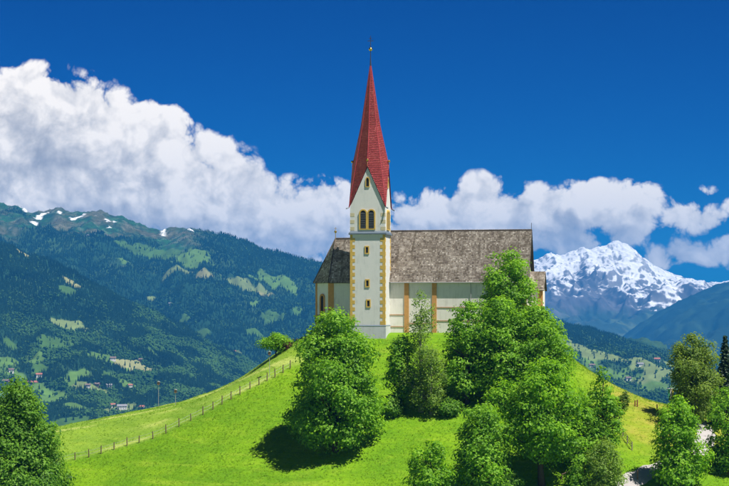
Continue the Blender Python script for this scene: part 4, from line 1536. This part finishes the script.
n = 90000
gx, gy = RNG.uniform(-62, 62, n), RNG.uniform(186, 252, n)
ab_ = SB - SA
tq = np.clip(((gx - SA[0]) * ab_[0] + (gy - SA[1]) * ab_[1]) / (ab_ @ ab_), 0, 1)
dd = np.hypot(gx - SA[0] - tq * ab_[0], gy - SA[1] - tq * ab_[1])
pd = np.full(n, 99.0)
for q in PATH_XY[::2]:
    pd = np.minimum(pd, np.hypot(gx - q[0], gy - q[1]))
fyy = np.interp(gx, fx, fy)
mown_here = (gy > fyy) & (gx < -8)
dens_ = np.where(mown_here, .22, .75 + .5 * fbm(gx / 5, gy / 5, 2))
dens_ = np.where((gx > 32) & (gy > 208), .3, dens_)
ok = (dd > 8.5) & (pd > 1.6) & (RNG.uniform(0, 1, n) < dens_)
gx, gy = gx[ok], gy[ok]
scatter('grass', np.stack([gx, gy, hill_z(gx, gy)], 1), RNG.integers(0, 3, len(gx)), RNG.uniform(.11, .22, len(gx)), [tuft(k) for k in range(3)],
        'fresh green grass covering the church hill', 'grass')

# ------------------------------------------------------------------ fences, posts and poles
r7 = random.Random(7)
fence = empty('pasture_fence', FENCE[0])
tag(fence, 'wooden post and wire pasture fence running up the left slope', 'fence')
tops = []
for p in FENCE:
    h = r7.uniform(.95, 1.25)
    lx, ly = r7.uniform(-.06, .06), r7.uniform(-.06, .06)
    b = MB()
    b.tube([(0, 0, -.3), (lx * .6, ly * .6, h * .6), (lx, ly, h)], [.075, .07, .06], 6)
    o = b.build('post', M['wood'], fence)
    o.location = p - FENCE[0]
    tops.append((p - FENCE[0], lx, ly))
for hz in (.45, .85):
    b = MB()
    for (p, lx, ly), (q, mx_, my_) in zip(tops[:-1], tops[1:]):
        b.tube([p + Vector((lx * hz, ly * hz, hz)), (p + q) / 2 + Vector((0, 0, hz - .04)), q + Vector((mx_ * hz, my_ * hz, hz))], .012, 4, False)
    b.build('wire', M['grey'], fence)

for px, pyb, pyt, lb_ in [(158.5, 407, 382, 'leftmost of three thin poles with reddish box on top along the left crest'), (175.5, 405, 390, 'short middle pole with reddish box on top on the left crest'),
                          (269.5, 377, 352, 'thin pole with grey red box on top on the slope nearest the church')]:
    g = on_hill(px, pyb)
    h = (pyb - pyt) * g.y / F
    e = empty('box_pole', g)
    tag(e, lb_, 'pole', 'poles with boxes on the left slope')
    MB().tube([(0, 0, -.3), (0, 0, h - .35)], [.035, .03], 6).build('pole', M['grey'], e)
    MB().box(-.18, .18, -.14, .14, h - .42, h - .02).build('box', M['wood'], e)
    b = MB()
    b.prism([(-.25, -.2, h - .02), (.25, -.2, h - .02), (0, -.2, h + .14)], (0, .4, 0))
    b.build('box_roof', M['grey'], e)


def rail_fence(name, label, a, b2, posts, h, rails, mat='wood', pr=.06):
    e = empty(name, a)
    tag(e, label, 'fence' if 'fence' in name else 'railing')
    pts = []
    for k in range(posts):
        q = a.lerp(b2, k / (posts - 1))
        q.z = float(hill_z(q.x, q.y))
        l_ = q - a
        pts.append(l_)
        m_ = MB()
        m_.box(l_.x - pr, l_.x + pr, l_.y - pr, l_.y + pr, l_.z - .3, l_.z + h)
        m_.build('post', M[mat], e)
    for rz in rails:
        m_ = MB()
        for u_, w_ in zip(pts[:-1], pts[1:]):
            m_.prism([u_ + Vector((0, -pr - .005, rz)), w_ + Vector((0, -pr - .005, rz)), w_ + Vector((0, -pr - .005, rz + .11)), u_ + Vector((0, -pr - .005, rz + .11))], (0, -.04, 0))
        m_.build('rail', M[mat], e)
    return e


M['greywood'] = simple('grey wood', (0.30, 0.26, 0.22), 0.9, 0.3, 5.0)
rail_fence('stair_railing', 'weathered wooden railing running down the dry slope beside the slim alder', on_hill(614, 424), on_hill(632, 450), 5, 1.0, (.25, .55, .85), 'greywood')
rail_fence('plank_railing', 'short stack of grey plank rails at the bottom beside the feathery birch', on_hill(596, 484), on_hill(607, 481), 3, .75, (.1, .35, .6), 'greywood')
rail_fence('crest_railing', 'short dark wooden railing on the crest between shrub and church', on_hill(284, 349), on_hill(297, 345), 4, .95, (.4, .75), 'wood')
rail_fence('garden_fence', 'low dark wire fence on the grass below the darker tree', on_hill(562, 482), on_hill(592, 470), 5, 1.0, (.85,), 'wood', .04)
for px, pyb, h, m_, lb_ in [(635, 406.5, .8, 'rwood', 'left of the two red brown posts standing close together on the right crest'), (637.3, 406.8, .95, 'rwood', 'right of the two red brown posts standing close together on the right crest'),
                            (657, 411.5, .95, 'rwood', 'single red brown post on the right crest farther along'), (637.5, 480, 1.2, 'wood', 'thin dark post at the near edge of the gravel path'),
                            (620, 478, .9, 'wood', 'thin post on the grass at the far side of the path')]:
    g = on_hill(px, pyb)
    b = MB()
    b.tube([(0, 0, -.3), (0.01, 0, h * .9), (0.01, 0, h)], [.085, .08, .05], 6)
    o = b.build('wooden_post', M[m_])
    o.location = g
    tag(o, lb_, 'post', 'single posts on the right slope')

# banner mast, lamp post and pole at the right
g = on_hill(671, 413)
k = g.y / F
e = empty('banner_mast', g)
tag(e, 'short mast with hanging green, white and yellow banner left of the olive tree', 'banner')
h = (413 - 388.5) * k
MB().tube([(0, 0, -.3), (0, 0, h)], .04, 6).build('mast', M['grey'], e)
MB().tube([(-.55, 0, h - .02), (.55, 0, h - .02)], .04, 6).build('crossbar', simple('white metal', (.75, .75, .73), .5), e)
for x0, x1, c, nm in ((-.42, -.14, (.04, .26, .12), 'banner_strip'), (-.135, .13, (.74, .74, .68), 'banner_strip'), (.135, .40, (.68, .52, .06), 'banner_strip')):
    b = MB()
    n_ = 8
    vs_ = []
    for i in range(n_ + 1):
        z = h - .06 - 1.6 * i / n_
        y = .05 * math.sin(i * 1.1 + x0 * 5)
        tpr = 1 - .25 * i / n_
        vs_ += [(x0 * tpr, -.06 + y, z), (x1 * tpr, -.06 + y + .03, z), (x1 * tpr, -.045 + y + .03, z), (x0 * tpr, -.045 + y, z)]
    fs_ = [(0, 1, 2, 3)]
    for i in range(n_):
        o = i * 4
        fs_ += [(o + j, o + 4 + j, o + 4 + (j + 1) % 4, o + (j + 1) % 4) for j in range(4)]
    b.add(vs_, fs_)
    b.build(nm, simple('banner cloth', c, .9, .1), e)
g = on_hill(690, 420)
k = g.y / F
h = (420 - 394) * k
e = empty('lamp_post', g)
tag(e, 'grey lamp post with square lantern behind the bright tree by the path', 'lamp post')
MB().tube([(0, 0, -.3), (0, 0, h - .75)], [.06, .05], 8).build('pole', M['grey'], e)
b = MB()
b.add([(-.13, -.13, h - .75), (.13, -.13, h - .75), (.13, .13, h - .75), (-.13, .13, h - .75), (-.22, -.22, h - .18), (.22, -.22, h - .18), (.22, .22, h - .18), (-.22, .22, h - .18)],
      [(3, 2, 1, 0), (0, 1, 5, 4), (1, 2, 6, 5), (2, 3, 7, 6), (3, 0, 4, 7)])
b.build('lantern', simple('milk glass', (.62, .64, .64), .3, .05), e)
b = MB()
b.add([(-.27, -.27, h - .18), (.27, -.27, h - .18), (.27, .27, h - .18), (-.27, .27, h - .18), (0, 0, h)], [(3, 2, 1, 0), (0, 1, 4), (1, 2, 4), (2, 3, 4), (3, 0, 4)])
b.build('cap', M['iron'], e)
g = on_hill(714.5, 421)
h = (421 - 369) * g.y / F
b = MB()
b.tube([(0, 0, -.4), (.03, 0, h * .5), (.02, 0, h)], [.13, .11, .09], 8)
b.box(-.45, .45, -.05, .05, h - .5, h - .38)
o = b.build('utility_pole', M['wood'])
o.location = g
tag(o, 'brown wooden utility pole between the olive tree and the spruce', 'pole')

# ------------------------------------------------------------------ haze
hb = MB()
hb.box(-11500, 11500, -1700, 15800, ZV - 2.5, 610)
m, t = material('haze')
pv_ = t.node('ShaderNodeVolumePrincipled', {'Color': (0.035, 0.37, 0.98, 1.0), 'Density': 7.5e-5, 'Anisotropy': 0.0})
t.l.new(pv_.outputs[0], t.out.inputs['Volume'])
tag(hb.build('haze', m), 'thin blue mountain air', 'haze', kind='stuff')
